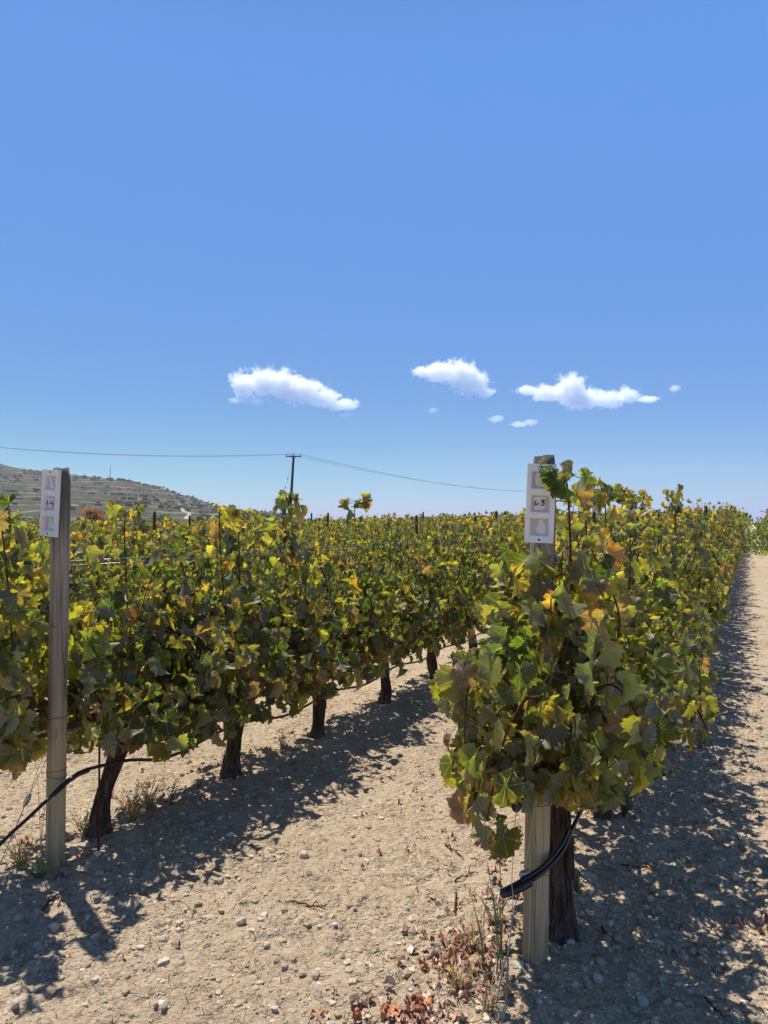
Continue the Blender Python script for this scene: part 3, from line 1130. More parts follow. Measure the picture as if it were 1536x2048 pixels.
for i, (a, p, lab, kw) in enumerate(near):
    root = vine_at(a, p)
    tag(root, lab, 'grape vine', 'grape vines of the right row' if p > P1 - 0.5 else 'grape vines of the left row')
    vine_parts(root, gen_vine(100 + i, 'hi', **kw), 'hi')

protos = {}
for lod, n in (('med', 7), ('low', 7)):
    protos[lod] = []
    for k in range(n):
        ex = [[(0.1 * (k - 3), 0, .6), (0.1 * (k - 3), .02, 1.1), (0.08 * (k - 3), .04, 1.4), (0.1 * (k - 3) + .05, .0, 1.60)]] if k % 2 else ()
        protos[lod].append(gen_vine(300 + k + (50 if lod == 'low' else 0), lod, cordon=0.56, top=1.40 + 0.03 * (k % 3), low=0.36,
                                    ncane=11 if lod == 'med' else 9, fill=330 if lod == 'med' else 170, extra=ex))
proto_mesh = {}
used = {}
ROWNAME = {1: 'right row along the dirt path', 2: 'left row behind the left post'}
ORD = {3: 'third', 4: 'fourth', 5: 'fifth', 6: 'sixth', 7: 'seventh', 8: 'eighth', 9: 'ninth', 10: 'tenth', 11: 'eleventh', 12: 'twelfth'}
cand = []
for k in range(1, 60):
    p = ROW0 - PITCH * (k - 1) - (0.01 if k > 1 else 0)
    a0 = a_r[-1] + 1.1 if k == 1 else a_l[-1] + 1.1 if k == 2 else 2.55
    for a in np.arange(a0, 175, 1.1):
        a_ = a + RNG.uniform(-0.07, 0.07)
        x, y = xy_of(a_, p)
        if y < 1 or x / y > 0.53 or x / y < -1.1: continue
        outer = x / y < -0.53
        if y > 165: continue
        cand.append((math.hypot(x, y) + (500 if outer else 0), a_, p, k))
cand.sort()
NIND = 270
first = {}
for i, (d, a, p, k) in enumerate(cand[:NIND]):
    lod = 'med' if d < 22 else 'low'
    j = int(RNG.integers(7))
    root = vine_at(a, p, rz=math.pi if RNG.random() < 0.5 else 0)
    s = RNG.uniform(0.94, 1.04)
    if k > 2: s *= 0.94
    if k == 1: s *= 1.06
    root.scale = (1.05, s, s)
    rn = ROWNAME.get(k, ORD.get(k, 'far') + ' row counted from the dirt path')
    tag(root, 'leafy grape vine farther along the ' + rn if k < 3 else 'grape vine with its leafy top showing in the ' + rn, 'grape vine',
        'grape vines farther along the ' + rn)
    if (lod, j) not in first:
        vine_parts(root, protos[lod][j], lod)
        first[(lod, j)] = [c for c in root.children]
    else:
        for c in first[(lod, j)]:
            q = c.copy()
            COL.objects.link(q)
            q.parent = root

# the rest of the vineyard, which reads as one mass of leafy tops
mb = MB()
rest = cand[NIND:]
rng = np.random.default_rng(77)
O = []
SZ = []
for d, a, p, k in rest:
    n = 46 if d < 60 else 26 if d < 500 else 60 if d < 525 else 12
    hh = rng.uniform(1.22, 1.42)
    xa = rng.uniform(-0.6, 0.6, n)
    ya = rng.normal(0, 0.17, n)
    za = hh - np.abs(rng.normal(0, 0.34, n)) + (rng.random(n) < 0.10) * rng.uniform(0, 0.25, n)
    x, y = xy_of(a + xa, p + ya)
    O.append(np.stack([x, y, np.maximum(za, 0.4) + ground_z(x, y, False)], 1))
    SZ.append(rng.uniform(0.09, 0.14, n) * (1.0 if d < 60 else 1.35 if d < 500 else 1.0 if d < 525 else 1.7))
O, SZ = np.concatenate(O), np.concatenate(SZ)
n = len(O)
T_ = np.stack([rng.normal(0, .5, n), rng.normal(0, .5, n), np.full(n, -0.9)], 1)
N_ = np.stack([rng.normal(0, .7, n), rng.normal(0, .7, n), rng.uniform(0, 1, n)], 1)
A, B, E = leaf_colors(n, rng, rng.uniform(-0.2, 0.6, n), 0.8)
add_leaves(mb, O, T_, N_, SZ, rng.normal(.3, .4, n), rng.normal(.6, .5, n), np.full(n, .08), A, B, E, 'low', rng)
tag(mb.build('distant_vineyard', M['leaf_far']), 'mass of far vine tops filling the vineyard to the foot of the hill', kind='stuff')

# ------------------------------------------------------------------ posts and number signs


def make_post(name, base, top, r, mat, sides=20, seed=1, flat=False):
    rng = np.random.default_rng(seed)
    L = 30
    t = np.linspace(0, 1, L)
    P = np.array(base)[None] * (1 - t[:, None]) + np.array(top)[None] * t[:, None]
    th = np.arange(sides) * 2 * math.pi / sides
    jit = 1 + 0.03 * vnoise(np.cos(th)[None] * 1.5 + seed, np.sin(th)[None] * 1.5, t[:, None] * 4) + 0.015 * vnoise(np.cos(th)[None] * 5, np.sin(th)[None] * 5 + seed, t[:, None] * 1.2)
    rad = np.full(L, r)
    rad[-1] *= 0.80
    rad[-2] *= 0.97
    V, F, uv = tube_geo(P - np.array(base)[None], rad, sides, True, jit)
    crown = (np.arange(len(V)) >= (L - 2) * sides)
    V[crown, 2] += 0.008 * vnoise(V[crown, 0] * 60 + seed, V[crown, 1] * 60) - 0.02 * np.maximum(0, vnoise(V[crown, 0] * 25, V[crown, 1] * 25 + seed))
    mb = MB()
    mb.add(V, F, None, uv)
    return mb


def ring(mb, c, r, z, tilt=(0, 0), rad=0.0011, n=24):
    th = np.linspace(0, 2 * math.pi, n + 1)
    pts = np.stack([c[0] + r * np.cos(th), c[1] + r * np.sin(th), z + tilt[0] * np.cos(th) + tilt[1] * np.sin(th)], 1)
    v, f, uv = tube_geo(pts, rad, 4, False)
    mb.add(v, f, None, uv)


def post_axis(base, top, z):
    t = (z - base[2]) / (top[2] - base[2])
    return np.array(base) * (1 - t) + np.array(top) * t


prb = np.array([pr[0], pr[1], -0.05])
prt = at(1089, 912, pr[1])
plb = np.array([pl[0], pl[1], -0.05])
plt_ = at(122, 937, pl[1])
post_r = make_post('vineyard_post', prb, prt, 0.042, M['post'], seed=3).build('vineyard_post', M['post'], loc=prb)
tag(post_r, 'weathered wooden end post of the right row, half buried in vine leaves', 'post', 'numbered end posts')
post_l = make_post('vineyard_post', plb, plt_, 0.0395, M['post_left'], seed=8).build('vineyard_post', M['post_left'], loc=plb)
tag(post_l, 'round wooden end post of the left row standing clear of the leaves', 'post', 'numbered end posts')
for z, tl in ((0.66, (0.006, -0.006)), (0.44, (0.004, 0.0)), (0.42, (-0.010, 0.006))):
    mb = MB()
    ring(mb, post_axis(plb, plt_, z) - plb, 0.0412, z - plb[2], tl)
    mb.build('tie_wire', M['tie'], post_l)
for z, tl in ((0.555, (0.003, -0.004)), (0.33, (-0.012, -0.006))):
    mb = MB()
    ring(mb, post_axis(prb, prt, z) - prb, 0.0435, z - prb[2], tl)
    mb.build('tie_wire', M['tie'], post_r)


def stroke(mb, pts, w, z0):
    """flat pen stroke, 2 mm proud of the card"""
    P = smooth_path(np.array([(x, 0, y) for x, y in pts], float), 5 * len(pts))
    tg = norm(np.gradient(P, axis=0))
    nn = np.stack([-tg[:, 2], np.zeros(len(P)), tg[:, 0]], 1)
    ww = w * (0.8 + 0.4 * np.sin(np.linspace(0.4, 2.7, len(P))))[:, None] / 2
    n = len(P)
    V = np.concatenate([P + nn * ww, P - nn * ww])
    V[:, 1] = z0
    V2 = V.copy()
    V2[:, 1] = z0 + 0.0006
    i = np.arange(n - 1)
    F = np.stack([i, i + 1, n + i + 1, n + i], 1)
    mb.add(np.concatenate([V, V2]), np.concatenate([F, F[:, ::-1] + 2 * n]))


def make_sign(label, W_, H_, digits, cards, loc, rot):
    """Tray of three square wells; local X right, Z up, front face towards -Y."""
    root = empty('number_sign', loc)
    root.rotation_euler = rot
    tag(root, label, 'sign', 'number signs on the end posts')
    wells = 3
    m = W_ * 0.15
    wl = W_ * 0.70
    gap = (H_ - 3 * wl * 0.92 - 2 * H_ * 0.085) / 2
    wh = wl * 0.92
    ys = [H_ * 0.085 + i * (wh + gap) for i in range(3)]
    xs0, xs1 = (W_ - wl) / 2 - W_ / 2, (W_ + wl) / 2 - W_ / 2
    mb = MB()
    th, dp = 0.004, 0.012
    zb = [0] + [v for y in ys for v in (y, y + wh)] + [H_]
    zb = [z - H_ / 2 for z in zb]
    def quad(p):
        mb.add(np.array(p, float), np.array([[0, 1, 2, 3]]))
    for i in range(7):                    # front skin with three openings
        z0, z1 = zb[i], zb[i + 1]
        if i % 2 == 0:
            quad([(-W_ / 2, 0, z0), (W_ / 2, 0, z0), (W_ / 2, 0, z1), (-W_ / 2, 0, z1)])
        else:
            quad([(-W_ / 2, 0, z0), (xs0, 0, z0), (xs0, 0, z1), (-W_ / 2, 0, z1)])
            quad([(xs1, 0, z0), (W_ / 2, 0, z0), (W_ / 2, 0, z1), (xs1, 0, z1)])
            q = wl * 0.08                  # sloping well walls
            o_ = [(xs0, 0, z0), (xs1, 0, z0), (xs1, 0, z1), (xs0, 0, z1)]
            n_ = [(xs0 + q, dp, z0 + q), (xs1 - q, dp, z0 + q), (xs1 - q, dp, z1 - q), (xs0 + q, dp, z1 - q)]
            for e in range(4):
                g_ = (e + 1) % 4
                quad([o_[e], o_[g_], n_[g_], n_[e]])
    b = dp + 0.003
    quad([(-W_ / 2, b, -H_ / 2), (-W_ / 2, b, H_ / 2), (W_ / 2, b, H_ / 2), (W_ / 2, b, -H_ / 2)])
    for e in ([(-W_ / 2, -H_ / 2), (W_ / 2, -H_ / 2)], [(W_ / 2, -H_ / 2), (W_ / 2, H_ / 2)], [(W_ / 2, H_ / 2), (-W_ / 2, H_ / 2)], [(-W_ / 2, H_ / 2), (-W_ / 2, -H_ / 2)]):
        (x0, z0), (x1, z1) = e
        quad([(x0, 0, z0), (x0, b, z0), (x1, b, z1), (x1, 0, z1)])
    mb.build('tray', M['plastic'], root, smooth=False)
    for i in range(3):
        z0, z1 = zb[2 * i + 1], zb[2 * i + 2]
        q = wl * 0.08
        mb = MB()
        v, f = box_geo(((xs0 + xs1) / 2, dp + 0.0008, (z0 + z1) / 2), (wl - 2 * q + 0.001, 0.0012, wh - 2 * q + 0.001))
        mb.add(v, f)
        mb.build('well_floor', M['well'], root, smooth=False)
        cx, cz = (xs0 + xs1) / 2, (z0 + z1) / 2
        out = cards[i]
        mb = MB()
        pts = np.array(out) * wl * 0.5
        n = len(pts)
        Fv = np.stack([cx + pts[:, 0], np.full(n, dp - 0.0022), cz + pts[:, 1]], 1)
        Bv = Fv + np.array([0, 0.0018, 0])
        c0 = Fv.mean(0)[None] - np.array([[0, 0.0006, 0]])
        V = np.concatenate([Fv, Bv, c0])
        k = np.arange(n)
        j = (k + 1) % n
        mb.add(V, np.concatenate([np.stack([np.full(n, 2 * n), k, j], 1), np.stack([k, n + k, j], 1), np.stack([j, n + k, n + j], 1)]))
        if i != 1:                         # crease torn into the old paper
            pass
        card = mb.build('paper_card', M['card'], root, smooth=False)
        if i == 1:
            mb = MB()
            for s in digits:
                stroke(mb, [(cx + x * wl * 0.5, cz + y * wl * 0.5) for x, y in s], 0.0027, dp - 0.0046)
            mb.build('handwriting', M['ink'], card, smooth=False)
    for zc in (H_ / 2 - H_ * 0.04, -H_ / 2 + H_ * 0.04):
        mb = MB()
        v, f, uv = tube_geo([(0, 0.004, zc), (0, -0.0015, zc), (0, -0.0028, zc)], [0.0036, 0.0036, 0.002], 12)
        mb.add(v, f)
        mb.build('nail', M['rust'], root)
    return root


card_sq = [(-.58, -.60), (-.50, -.68), (.44, -.62), (.52, -.54), (.50, .56), (.42, .64), (-.56, .66), (-.66, .58)]
card_torn = [(-.44, -.62), (-.2, -.72), (.35, -.74), (.62, -.5), (.38, -.30), (.12, -.26), (.28, .20), (.60, -.34), (.52, .72), (-.50, .68), (-.62, .3), (-.58, -.2)]
card_left = [(-.1, .74), (.3, .70), (.62, .1), (.70, -.62), (.2, -.74), (-.25, -.55), (-.30, -.1), (-.1, .3)]
card_strip = [(-.55, .72), (-.2, .74), (.1, .2), (.35, -.3), (.66, -.70), (.1, -.74), (-.4, -.68), (-.30, -.1)]
d43 = [[(-.44, .30), (-.50, .02), (-.52, -.14), (-.30, -.10), (-.14, .02)], [(-.16, .05), (-.20, -.10)],
       [(.06, .33), (.30, .36), (.40, .33), (.22, .16), (.16, .10), (.34, .08), (.40, -.04), (.26, -.16), (.04, -.19)]]
d44 = [[(-.52, .26), (-.55, .0), (-.55, -.18), (-.42, -.14)], [(-.20, -.04), (-.10, -.06)], [(.06, .30), (.05, .04), (.10, -.06), (.44, -.04)], [(.42, .22), (.40, -.10), (.38, -.44)]]

c = at(1081, 1007, pr[1] - 0.058)
make_sign('white three-well plastic sign handwritten 43, nailed on the right post', 0.094, 0.262, d43, [card_left, card_sq, card_torn], c, (math.radians(2), math.radians(2.3), math.radians(-8)))
mb = MB()
sg = at(1075, 933, pr[1] - 0.068)
v, f, uv = tube_geo(smooth_path([at(1077, 938, pr[1] - 0.066), at(1081, 930, pr[1] - 0.075), at(1090, 923, pr[1] - 0.06), at(1098, 924, pr[1] - 0.04), at(1110, 928, pr[1] + 0.0)], 14), 0.0013, 5)
mb.add(v, f)
tag(mb.build('hanging_wire', M['rust']), 'bent wire hook holding the top of the 43 sign', 'wire')
c = at(106, 1006, pl[1] - 0.052) + np.array([-0.018, 0, 0])
make_sign('white three-well plastic sign handwritten 44, turned on the left post', 0.098, 0.285, d44, [card_left, card_sq, card_strip], c, (math.radians(1), math.radians(4.6), math.radians(-27)))

# trellis posts standing in the rows
tp_spots = [(1, a) for a in (8.2, 14.5, 20.5, 27, 33.5, 40)] + [(2, a) for a in (15, 21, 27, 33)] + [(3, a) for a in (14, 20, 26, 32)] + [(4, a) for a in (16, 22, 28)] + [(6, a) for a in (12, 19, 26)] + [(8, a) for a in (18, 25)]
pm = None
rng = np.random.default_rng(9)
for k, a in tp_spots:
    p = ROW0 - PITCH * (k - 1)
    x, y = xy_of(a, p)
    z = float(ground_z(np.array([x]), np.array([y]), False)[0])
    if pm is None:
        pm = make_post('trellis_post', (0, 0, 0), (0, 0, 1.64), 0.032, M['post_dark'], 10, seed=4).mesh('trellis_post', M['post_dark'])
    o = bpy.data.objects.new('trellis_post', pm)
    COL.objects.link(o)
    o.location = (x, y, z - 0.04)
    o.rotation_euler = (rng.normal() * 0.02, rng.normal() * 0.02, rng.uniform(0, 6))
    o.scale = (1, 1, rng.uniform(0.94, 1.05))
    rn = {1: 'right row along the path', 2: 'left row'}.get(k, 'rows farther left')
    tag(o, 'dark weathered trellis post poking above the leaves in the ' + rn, 'post', 'trellis posts in the ' + rn)

# trellis wires, drip hoses, stays


def wire(name, pts, r, mat, label, cat, group=None, sides=5):
    mb = MB()
    v, f, uv = tube_geo(pts, r, sides)
    mb.add(v, f, None, uv)
    return tag(mb.build(name, mat), label, cat, group)


for p, z0, off, row, nth in ((P2, 1.285, 0.045, 'left', 'near'), (P2, 1.30, -0.045, 'left', 'far'), (P1, 1.24, 0.045, 'right', 'path side'), (P1, 1.25, -0.045, 'right', 'inner side')):
    a = np.linspace(A_POST_L if p == P2 else A_POST_R, 40, 40)
    x, y = xy_of(a, p + off)
    z = z0 + ground_z(x, y, False) + 0.008 * np.sin(a * 1.1)
    wire('trellis_wire', np.stack([x, y, z], 1), 0.0014, M['wire'], 'thin silver trellis wire on the %s of the %s row' % (nth, row), 'wire', 'trellis wires')

# left drip hose: off the frame, up to the post, then along the trunks
hp = [at(-160, 1800, 2.75) * np.array([1, 1, 0]) + np.array([0, 0, 0.03]), at(0, 1690, 3.02), at(60, 1633, 3.12), at(122, 1575, 3.25), at(162, 1543, 3.34), at(215, 1527, 3.44), at(262, 1518, 3.58)]
for a in np.arange(3.1, 16, 0.55):
    x, y = xy_of(a, P2 + 0.05)
    zz = 0.36 - 0.05 * math.sin((a - 2.61) / 1.05 * math.pi) ** 2 - 0.05 * min(1, (a - 3.1) / 1.5)
    hp.append(np.array([x, y, zz]))
root = wire('irrigation_hose', smooth_path(hp, 150), 0.0075, M['hose'], 'black irrigation hose climbing past the left post into the left row', 'hose', 'drip hoses', 10)
mb = MB()
v, f, uv = tube_geo([at(110, 1586, 3.232), at(140, 1559, 3.296), at(160, 1545, 3.337), at(180, 1537, 3.376)], 0.0112, 10)
mb.add(v, f)
mb.build('joint_sleeve', M['hose'], root)
# right drip hose: curls round the post and ends in a folded sleeve
x0, y0 = xy_of(3.3, P1 + 0.10)
hp = [at(1000, 1784, 2.44), at(1040, 1768, 2.47), at(1085, 1738, 2.53), at(1122, 1698, 2.62), at(1142, 1655, 2.74), np.array([x0, y0, 0.46])]
for a in np.arange(3.8, 14, 0.6):
    x, y = xy_of(a, P1 + 0.06)
    hp.append(np.array([x, y, 0.42 + 0.03 * math.sin(a * 5)]))
root = wire('irrigation_hose', smooth_path(hp, 130), 0.0078, M['hose'], 'black irrigation hose end curling round the right post', 'hose', 'drip hoses', 10)
mb = MB()
v, f, uv = tube_geo([at(1002, 1784, 2.438), at(1012, 1780, 2.444), at(1034, 1772, 2.458), at(1058, 1760, 2.482)], [0.0125, 0.0142, 0.0142, 0.0135], 12)
mb.add(v, f)
mb.build('end_sleeve', M['hose'], root)
mb = MB()
hp = np.array([at(1000, 1778, 2.45), at(1040, 1757, 2.475), at(1085, 1727, 2.53), at(1118, 1690, 2.62), at(1136, 1655, 2.72)])
v, f, uv = tube_geo(smooth_path(hp, 30), 0.007, 8)
mb.add(v, f)
mb.build('folded_tail', M['hose'], root)

# guy wires of the end posts
mb = MB()
pA = post_axis(plb, plt_, 0.60) + np.array([0.02, -0.04, 0])
mid = at(58, 1598, 3.20)
end = at(-40, 1790, 2.95)
end[2] = 0.0
for off in (0.0, 0.012):
    v, f, uv = tube_geo(smooth_path([pA + np.array([0, 0, off * 2]), (pA + mid) / 2 + np.array([-off, 0, off]), mid + np.array([0.004, 0, 0.01]), (mid + end) / 2 + np.array([0, 0, -off * .3]), end], 20), 0.0013, 5)
    mb.add(v, f)
root = tag(mb.build('guy_wire', M['wire']), 'slack double guy wire with a grey tensioner left of the left post', 'guy wire', 'guy wires of the end posts')
mb = MB()
v, f, uv = tube_geo([mid + np.array([0.016, 0, 0.026]), mid + np.array([0.006, 0, 0.012]), mid + np.array([-0.006, 0, -0.010]), mid + np.array([-0.015, 0, -0.028])], [0.003, 0.011, 0.011, 0.003], 8)
mb.add(v, f)
mb.build('tensioner', M['wire'], root)

mb = MB()
pA = post_axis(prb, prt, 0.60) + np.array([-0.01, -0.044, 0])
mid = at(1046, 1746, 2.50)
low_ = at(1012, 1908, 2.36)
top_ = at(1070, 1590, 2.56)
for ctrl in ([top_, at(1058, 1670, 2.53), mid, at(1030, 1800, 2.44), low_], [at(1032, 1600, 2.45), at(1026, 1690, 2.44), at(1022, 1760, 2.43), at(1024, 1800, 2.42), low_ + np.array([.004, 0, 0])]):
    v, f, uv = tube_geo(smooth_path(ctrl, 20), 0.0013, 5)
    mb.add(v, f)
root = tag(mb.build('guy_wire', M['wire']), 'guy wire with a round clamp running down in front of the right post', 'guy wire', 'guy wires of the end posts')
mb = MB()
v, f, uv = tube_geo([mid + np.array([0, 0.006, 0]), mid + np.array([0, -0.006, 0]), mid + np.array([0, -0.009, 0])], [0.0155, 0.0155, 0.009], 16)
mb.add(v, f)
mb.build('tensioner', M['wire'], root)
stake_top = at(999, 2000, 2.32)
mb = MB()
for s in (-1, 1):
    v, f, uv = tube_geo(smooth_path([low_ + np.array([0.003 * s, 0, 0]), (low_ + stake_top) / 2 + np.array([0.010 * s, 0, 0]), stake_top + np.array([0.015 * s, 0, -0.005])], 10), 0.0032, 6)
    mb.add(v, f)
ring(mb, stake_top, 0.019, stake_top[2] - 0.006, (0.002, 0.003), 0.0035, 16)
tag(mb.build('cord_loop', M['cord']), 'faded cord loop tied round the anchor peg before the right post', 'cord')
mb = MB()
sb = stake_top + np.array([-0.012, -0.02, -0.12])
v, f, uv = tube_geo([sb, stake_top * 0.5 + sb * 0.5, stake_top, stake_top + np.array([0, 0, 0.004])], [0.016, 0.017, 0.0165, 0.012], 12)
mb.add(v, f)
tag(mb.build('anchor_peg', M['post']), 'short wooden anchor peg in the ground below the cord loop', 'peg')

# thin iron rod beside the first left trunk
mb = MB()
b = at(200, 1665, 3.42)
v, f, uv = tube_geo([(b[0], b[1], -0.05), (b[0] + 0.002, b[1], 0.3), (b[0] + 0.004, b[1], 0.72)], 0.0048, 7)
mb.add(v, f)
tag(mb.build('training_rod', M['rust']), 'thin rusty iron rod standing beside the first left trunk', 'rod')

# ------------------------------------------------------------------ fallen leaves, twigs, weeds
rng = np.random.default_rng(21)
spots = []
def scatter(n, cx, cy, sx, sy):
    for _ in range(n):
        px, py = rng.normal(cx, sx), rng.normal(cy, sy)
        if py < 1300: continue
        d = EYE * PIX / (py - HZ)
        spots.append(((px - 768) / PIX * d, d))
scatter(150, 930, 1930, 60, 45)
scatter(90, 800, 2030, 70, 22)
scatter(30, 985, 1800, 35, 60)
scatter(22, 1010, 1680, 60, 25)
scatter(40, 300, 1610, 60, 30)
scatter(26, 110, 1700, 60, 35)
scatter(26, 470, 1520, 90, 25)
scatter(20, 1400, 1480, 40, 40)
scatter(14, 1520, 1850, 30, 14)
scatter(40, 760, 1640, 420, 180)
O = np.array([(x, y, gz(x, y) + 0.012) for x, y in spots])
n = len(O)
T_ = np.stack([rng.normal(size=n), rng.normal(size=n), rng.normal(size=n) * 0.25], 1)
N_ = np.stack([rng.normal(size=n) * 0.35, rng.normal(size=n) * 0.35, np.ones(n)], 1)
pal = np.array([(0.50, 0.27, 0.18), (0.58, 0.39, 0.28), (0.36, 0.18, 0.13), (0.64, 0.48, 0.35), (0.52, 0.22, 0.10), (0.28, 0.16, 0.13)])
A = pal[rng.integers(0, 6, n)] * rng.uniform(0.8, 1.2, (n, 1))
mb = MB()
add_leaves(mb, O, T_, N_, rng.uniform(0.012, 0.032, n), rng.uniform(0.3, 1.3, n), rng.uniform(0.8, 3.0, n), np.full(n, 0.16), A, A * 0.7, np.full(n, .5), 'med', rng)
tag(mb.build('fallen_leaves', M['litter']), 'curled red-brown vine leaves fallen along the row feet', kind='stuff')

TW = [((1200, 1862), (1225, 1880), 'crumpled dark brown leaf stalk in the shade right of the right trunk'),
      ((585, 1798), (652, 1822), 'dry twig lying on the sunlit strip between the posts'),
      ((1240, 1742), (1310, 1738), 'thin dark twig in the shade of the right row'),
      ((908, 1760), (955, 1740), 'pale twig beside the weeds left of the right post'),
      ((912, 1795), (908, 1830), 'short pale twig pointing at the dry weeds'),
      ((1405, 2003), (1440, 2040), 'slanting brown twig in the bottom right corner'),
      ((890, 1688), (925, 1712), 'short dark twig under the hanging leaves'),
      ((90, 1825), (122, 1790), 'thin dark twig in the shade on the lower left'),
      ((985, 1545), (1000, 1560), 'small dark twig between the two rows'),
      ((1395, 1375), (1438, 1332), 'bare forked twig leaning out from the right row foot')]
for (p0, p1, lab) in TW:
    d0, d1 = EYE * PIX / (p0[1] - HZ), EYE * PIX / (p1[1] - HZ)
    a0 = np.array([(p0[0] - 768) / PIX * d0, d0, 0])
    a1 = np.array([(p1[0] - 768) / PIX * d1, d1, 0])
    m = (a0 + a1) / 2 + np.array([rng.normal() * .01, rng.normal() * .01, 0.0])
    for q in (a0, m, a1):
        q[2] = gz(q[0], q[1]) + 0.010
    P = smooth_path([a0, m, a1], 12)
    P[:, 2] += 0.003 * rng.normal(size=12)
    mb = MB()
    v, f, uv = tube_geo(P, np.linspace(0.0042, 0.002, 12) * rng.uniform(0.8, 1.3, 12), 6)
    mb.add(v, f)
    b_ = P[6]
    e_ = b_ + (P[9] - P[4]) * 0.8 + np.array([0.03 * rng.normal(), 0.03 * rng.normal(), 0.012])
    v, f, uv = tube_geo([b_, (b_ + e_) / 2 + np.array([0, 0, .004]), e_], [0.0024, 0.002, 0.001], 5)
    mb.add(v, f)
    tag(mb.build('fallen_twig', M['cane']), lab, 'twig', 'fallen twigs on the soil')


def weed(px, py, height, spread, nst, label, kind='dry', seed=0, leafy=1.0):
    rng = np.random.default_rng(seed)
    d = EYE * PIX / (py - HZ)
    x = (px - 768) / PIX * d
    root = empty('dry_weed' if kind == 'dry' else 'green_weed', (x, d, gz(x, d) - 0.005))
    tag(root, label, 'weed', 'weeds along the row feet')
    stc = {'dry': (0.34, 0.26, 0.15), 'green': (0.11, 0.13, 0.05), 'grey': (0.20, 0.20, 0.11)}[kind]
    lfc = {'dry': (0.36, 0.27, 0.14), 'green': (0.085, 0.11, 0.035), 'grey': (0.20, 0.22, 0.11)}[kind]
    mb = MB()
    O, T_, N_, S_ = [], [], [], []
    for k in range(nst):
        th = rng.uniform(0, 6.28)
        h = height * rng.uniform(0.5, 1.0) if k else height
        sp = spread * rng.uniform(0.2, 1.0) * (1 if k else 0.3)
        P = smooth_path([(rng.normal() * .008, rng.normal() * .008, 0), (math.cos(th) * sp * .35, math.sin(th) * sp * .35, h * .45), (math.cos(th) * sp + rng.normal() * .012, math.sin(th) * sp, h)], 12)
        v, f, uv = tube_geo(P, np.linspace(0.0022, 0.0009, 12), 4)
        mb.add(v, f, np.array(stc) * rng.uniform(.8, 1.2))
        for q in range(int(13 * leafy * max(h / 0.25, 0.5))):
            i = rng.integers(2, 12)
            O.append(P[i] + rng.normal(size=3) * 0.002)
            T_.append(np.array([rng.normal(), rng.normal(), rng.uniform(0.2, 1.4)]))
            N_.append(rng.normal(size=3))
            S_.append(rng.uniform(0.010, 0.024))
    mb.build('stems', M['litter'], root)
    if O:
        n = len(O)
        mb = MB()
        O, T_, N_, S_ = map(np.array, (O, T_, N_, S_))
        tip = norm(T_)
        lat = norm(np.cross(tip, N_)) * (S_ * 0.16)[:, None]
        V = np.stack([O, O + tip * S_[:, None] * .5 + lat, O + tip * S_[:, None], O + tip * S_[:, None] * .5 - lat], 1).reshape(-1, 3)
        F = (np.array([[0, 1, 2, 3]])[None] + (np.arange(n) * 4)[:, None, None]).reshape(-1, 4)
        C = np.repeat(np.array(lfc)[None] * rng.uniform(.7, 1.3, (n, 1)), 4, 0)
        mb.add(V, F, C)
        mb.build('foliage', M['weed'], root)
    return root


weed(1003, 1965, 0.42, 0.06, 5, 'tall grey-green weed with needle leaves in front of the right post', 'grey', 1, 1.6)
weed(965, 1952, 0.30, 0.08, 4, 'thin grey-green weed left of the tall weed', 'grey', 2, 0.7)
weed(940, 1900, 0.10, 0.12, 26, 'low tuft of dry straw left of the right post', 'dry', 3, 0.8)
weed(985, 1850, 0.13, 0.10, 18, 'straw tuft close behind the tall weed', 'dry', 4, 0.8)
weed(915, 1990, 0.10, 0.14, 24, 'sprawling dry tuft at the bottom among red fallen leaves', 'dry', 5, 0.8)
weed(975, 2040, 0.14, 0.12, 16, 'dry stems beside the anchor peg', 'dry', 6, 0.6)
weed(86, 1752, 0.42, 0.04, 3, 'tall thin dry stalk just left of the left post', 'dry', 7, 0.4)
weed(45, 1735, 0.14, 0.13, 26, 'bushy dry weed at the left edge below the hose', 'dry', 8, 1.4)
weed(80, 1762, 0.10, 0.12, 22, 'low dry weed at the foot of the left post', 'grey', 9, 1.2)
weed(175, 1680, 0.13, 0.10, 20, 'grey weed between the left post and the first trunk', 'grey', 10, 1.3)
weed(268, 1652, 0.18, 0.13, 34, 'scrubby brown weed right of the first left trunk', 'dry', 11, 1.6)
weed(300, 1625, 0.14, 0.12, 26, 'straw coloured weed behind the scrubby brown weed', 'dry', 12, 1.4)
weed(345, 1610, 0.15, 0.05, 8, 'small upright weed at the shade edge before the second trunk', 'grey', 13, 1.5)
weed(565, 1505, 0.10, 0.10, 16, 'low dry weed between the second and third left trunks', 'dry', 14, 1.2)
weed(1245, 1640, 0.22, 0.12, 34, 'dark green weed right of the second right trunk', 'green', 15, 2.2)
weed(1100, 1850, 0.07, 0.06, 10, 'tiny dry weed between the right post and the trunk', 'dry', 16, 1.0)
weed(1405, 1490, 0.12, 0.12, 20, 'red-brown dry weed under the low leaves by the path', 'dry', 17, 1.0)
weed(1150, 1790, 0.08, 0.06, 12, 'small green weed behind the oval stone', 'green', 18, 1.0)

# plants beyond the path at the right edge
for i, (a, p, lab) in enumerate([(35.0, 0.62, 'vine with a dark post at the right edge beyond the path'), (38.5, 0.72, 'green vine behind the one at the right edge'), (42, 0.8, 'farthest green vine where the path ends')]):
    root = vine_at(a, p)
    root.scale = (1.0, 1.1, 1.0)
    tag(root, lab, 'grape vine', 'vines beyond the path')
    for c in first[('low', i)]:
        q = c.copy()
        COL.objects.link(q)
        q.parent = root

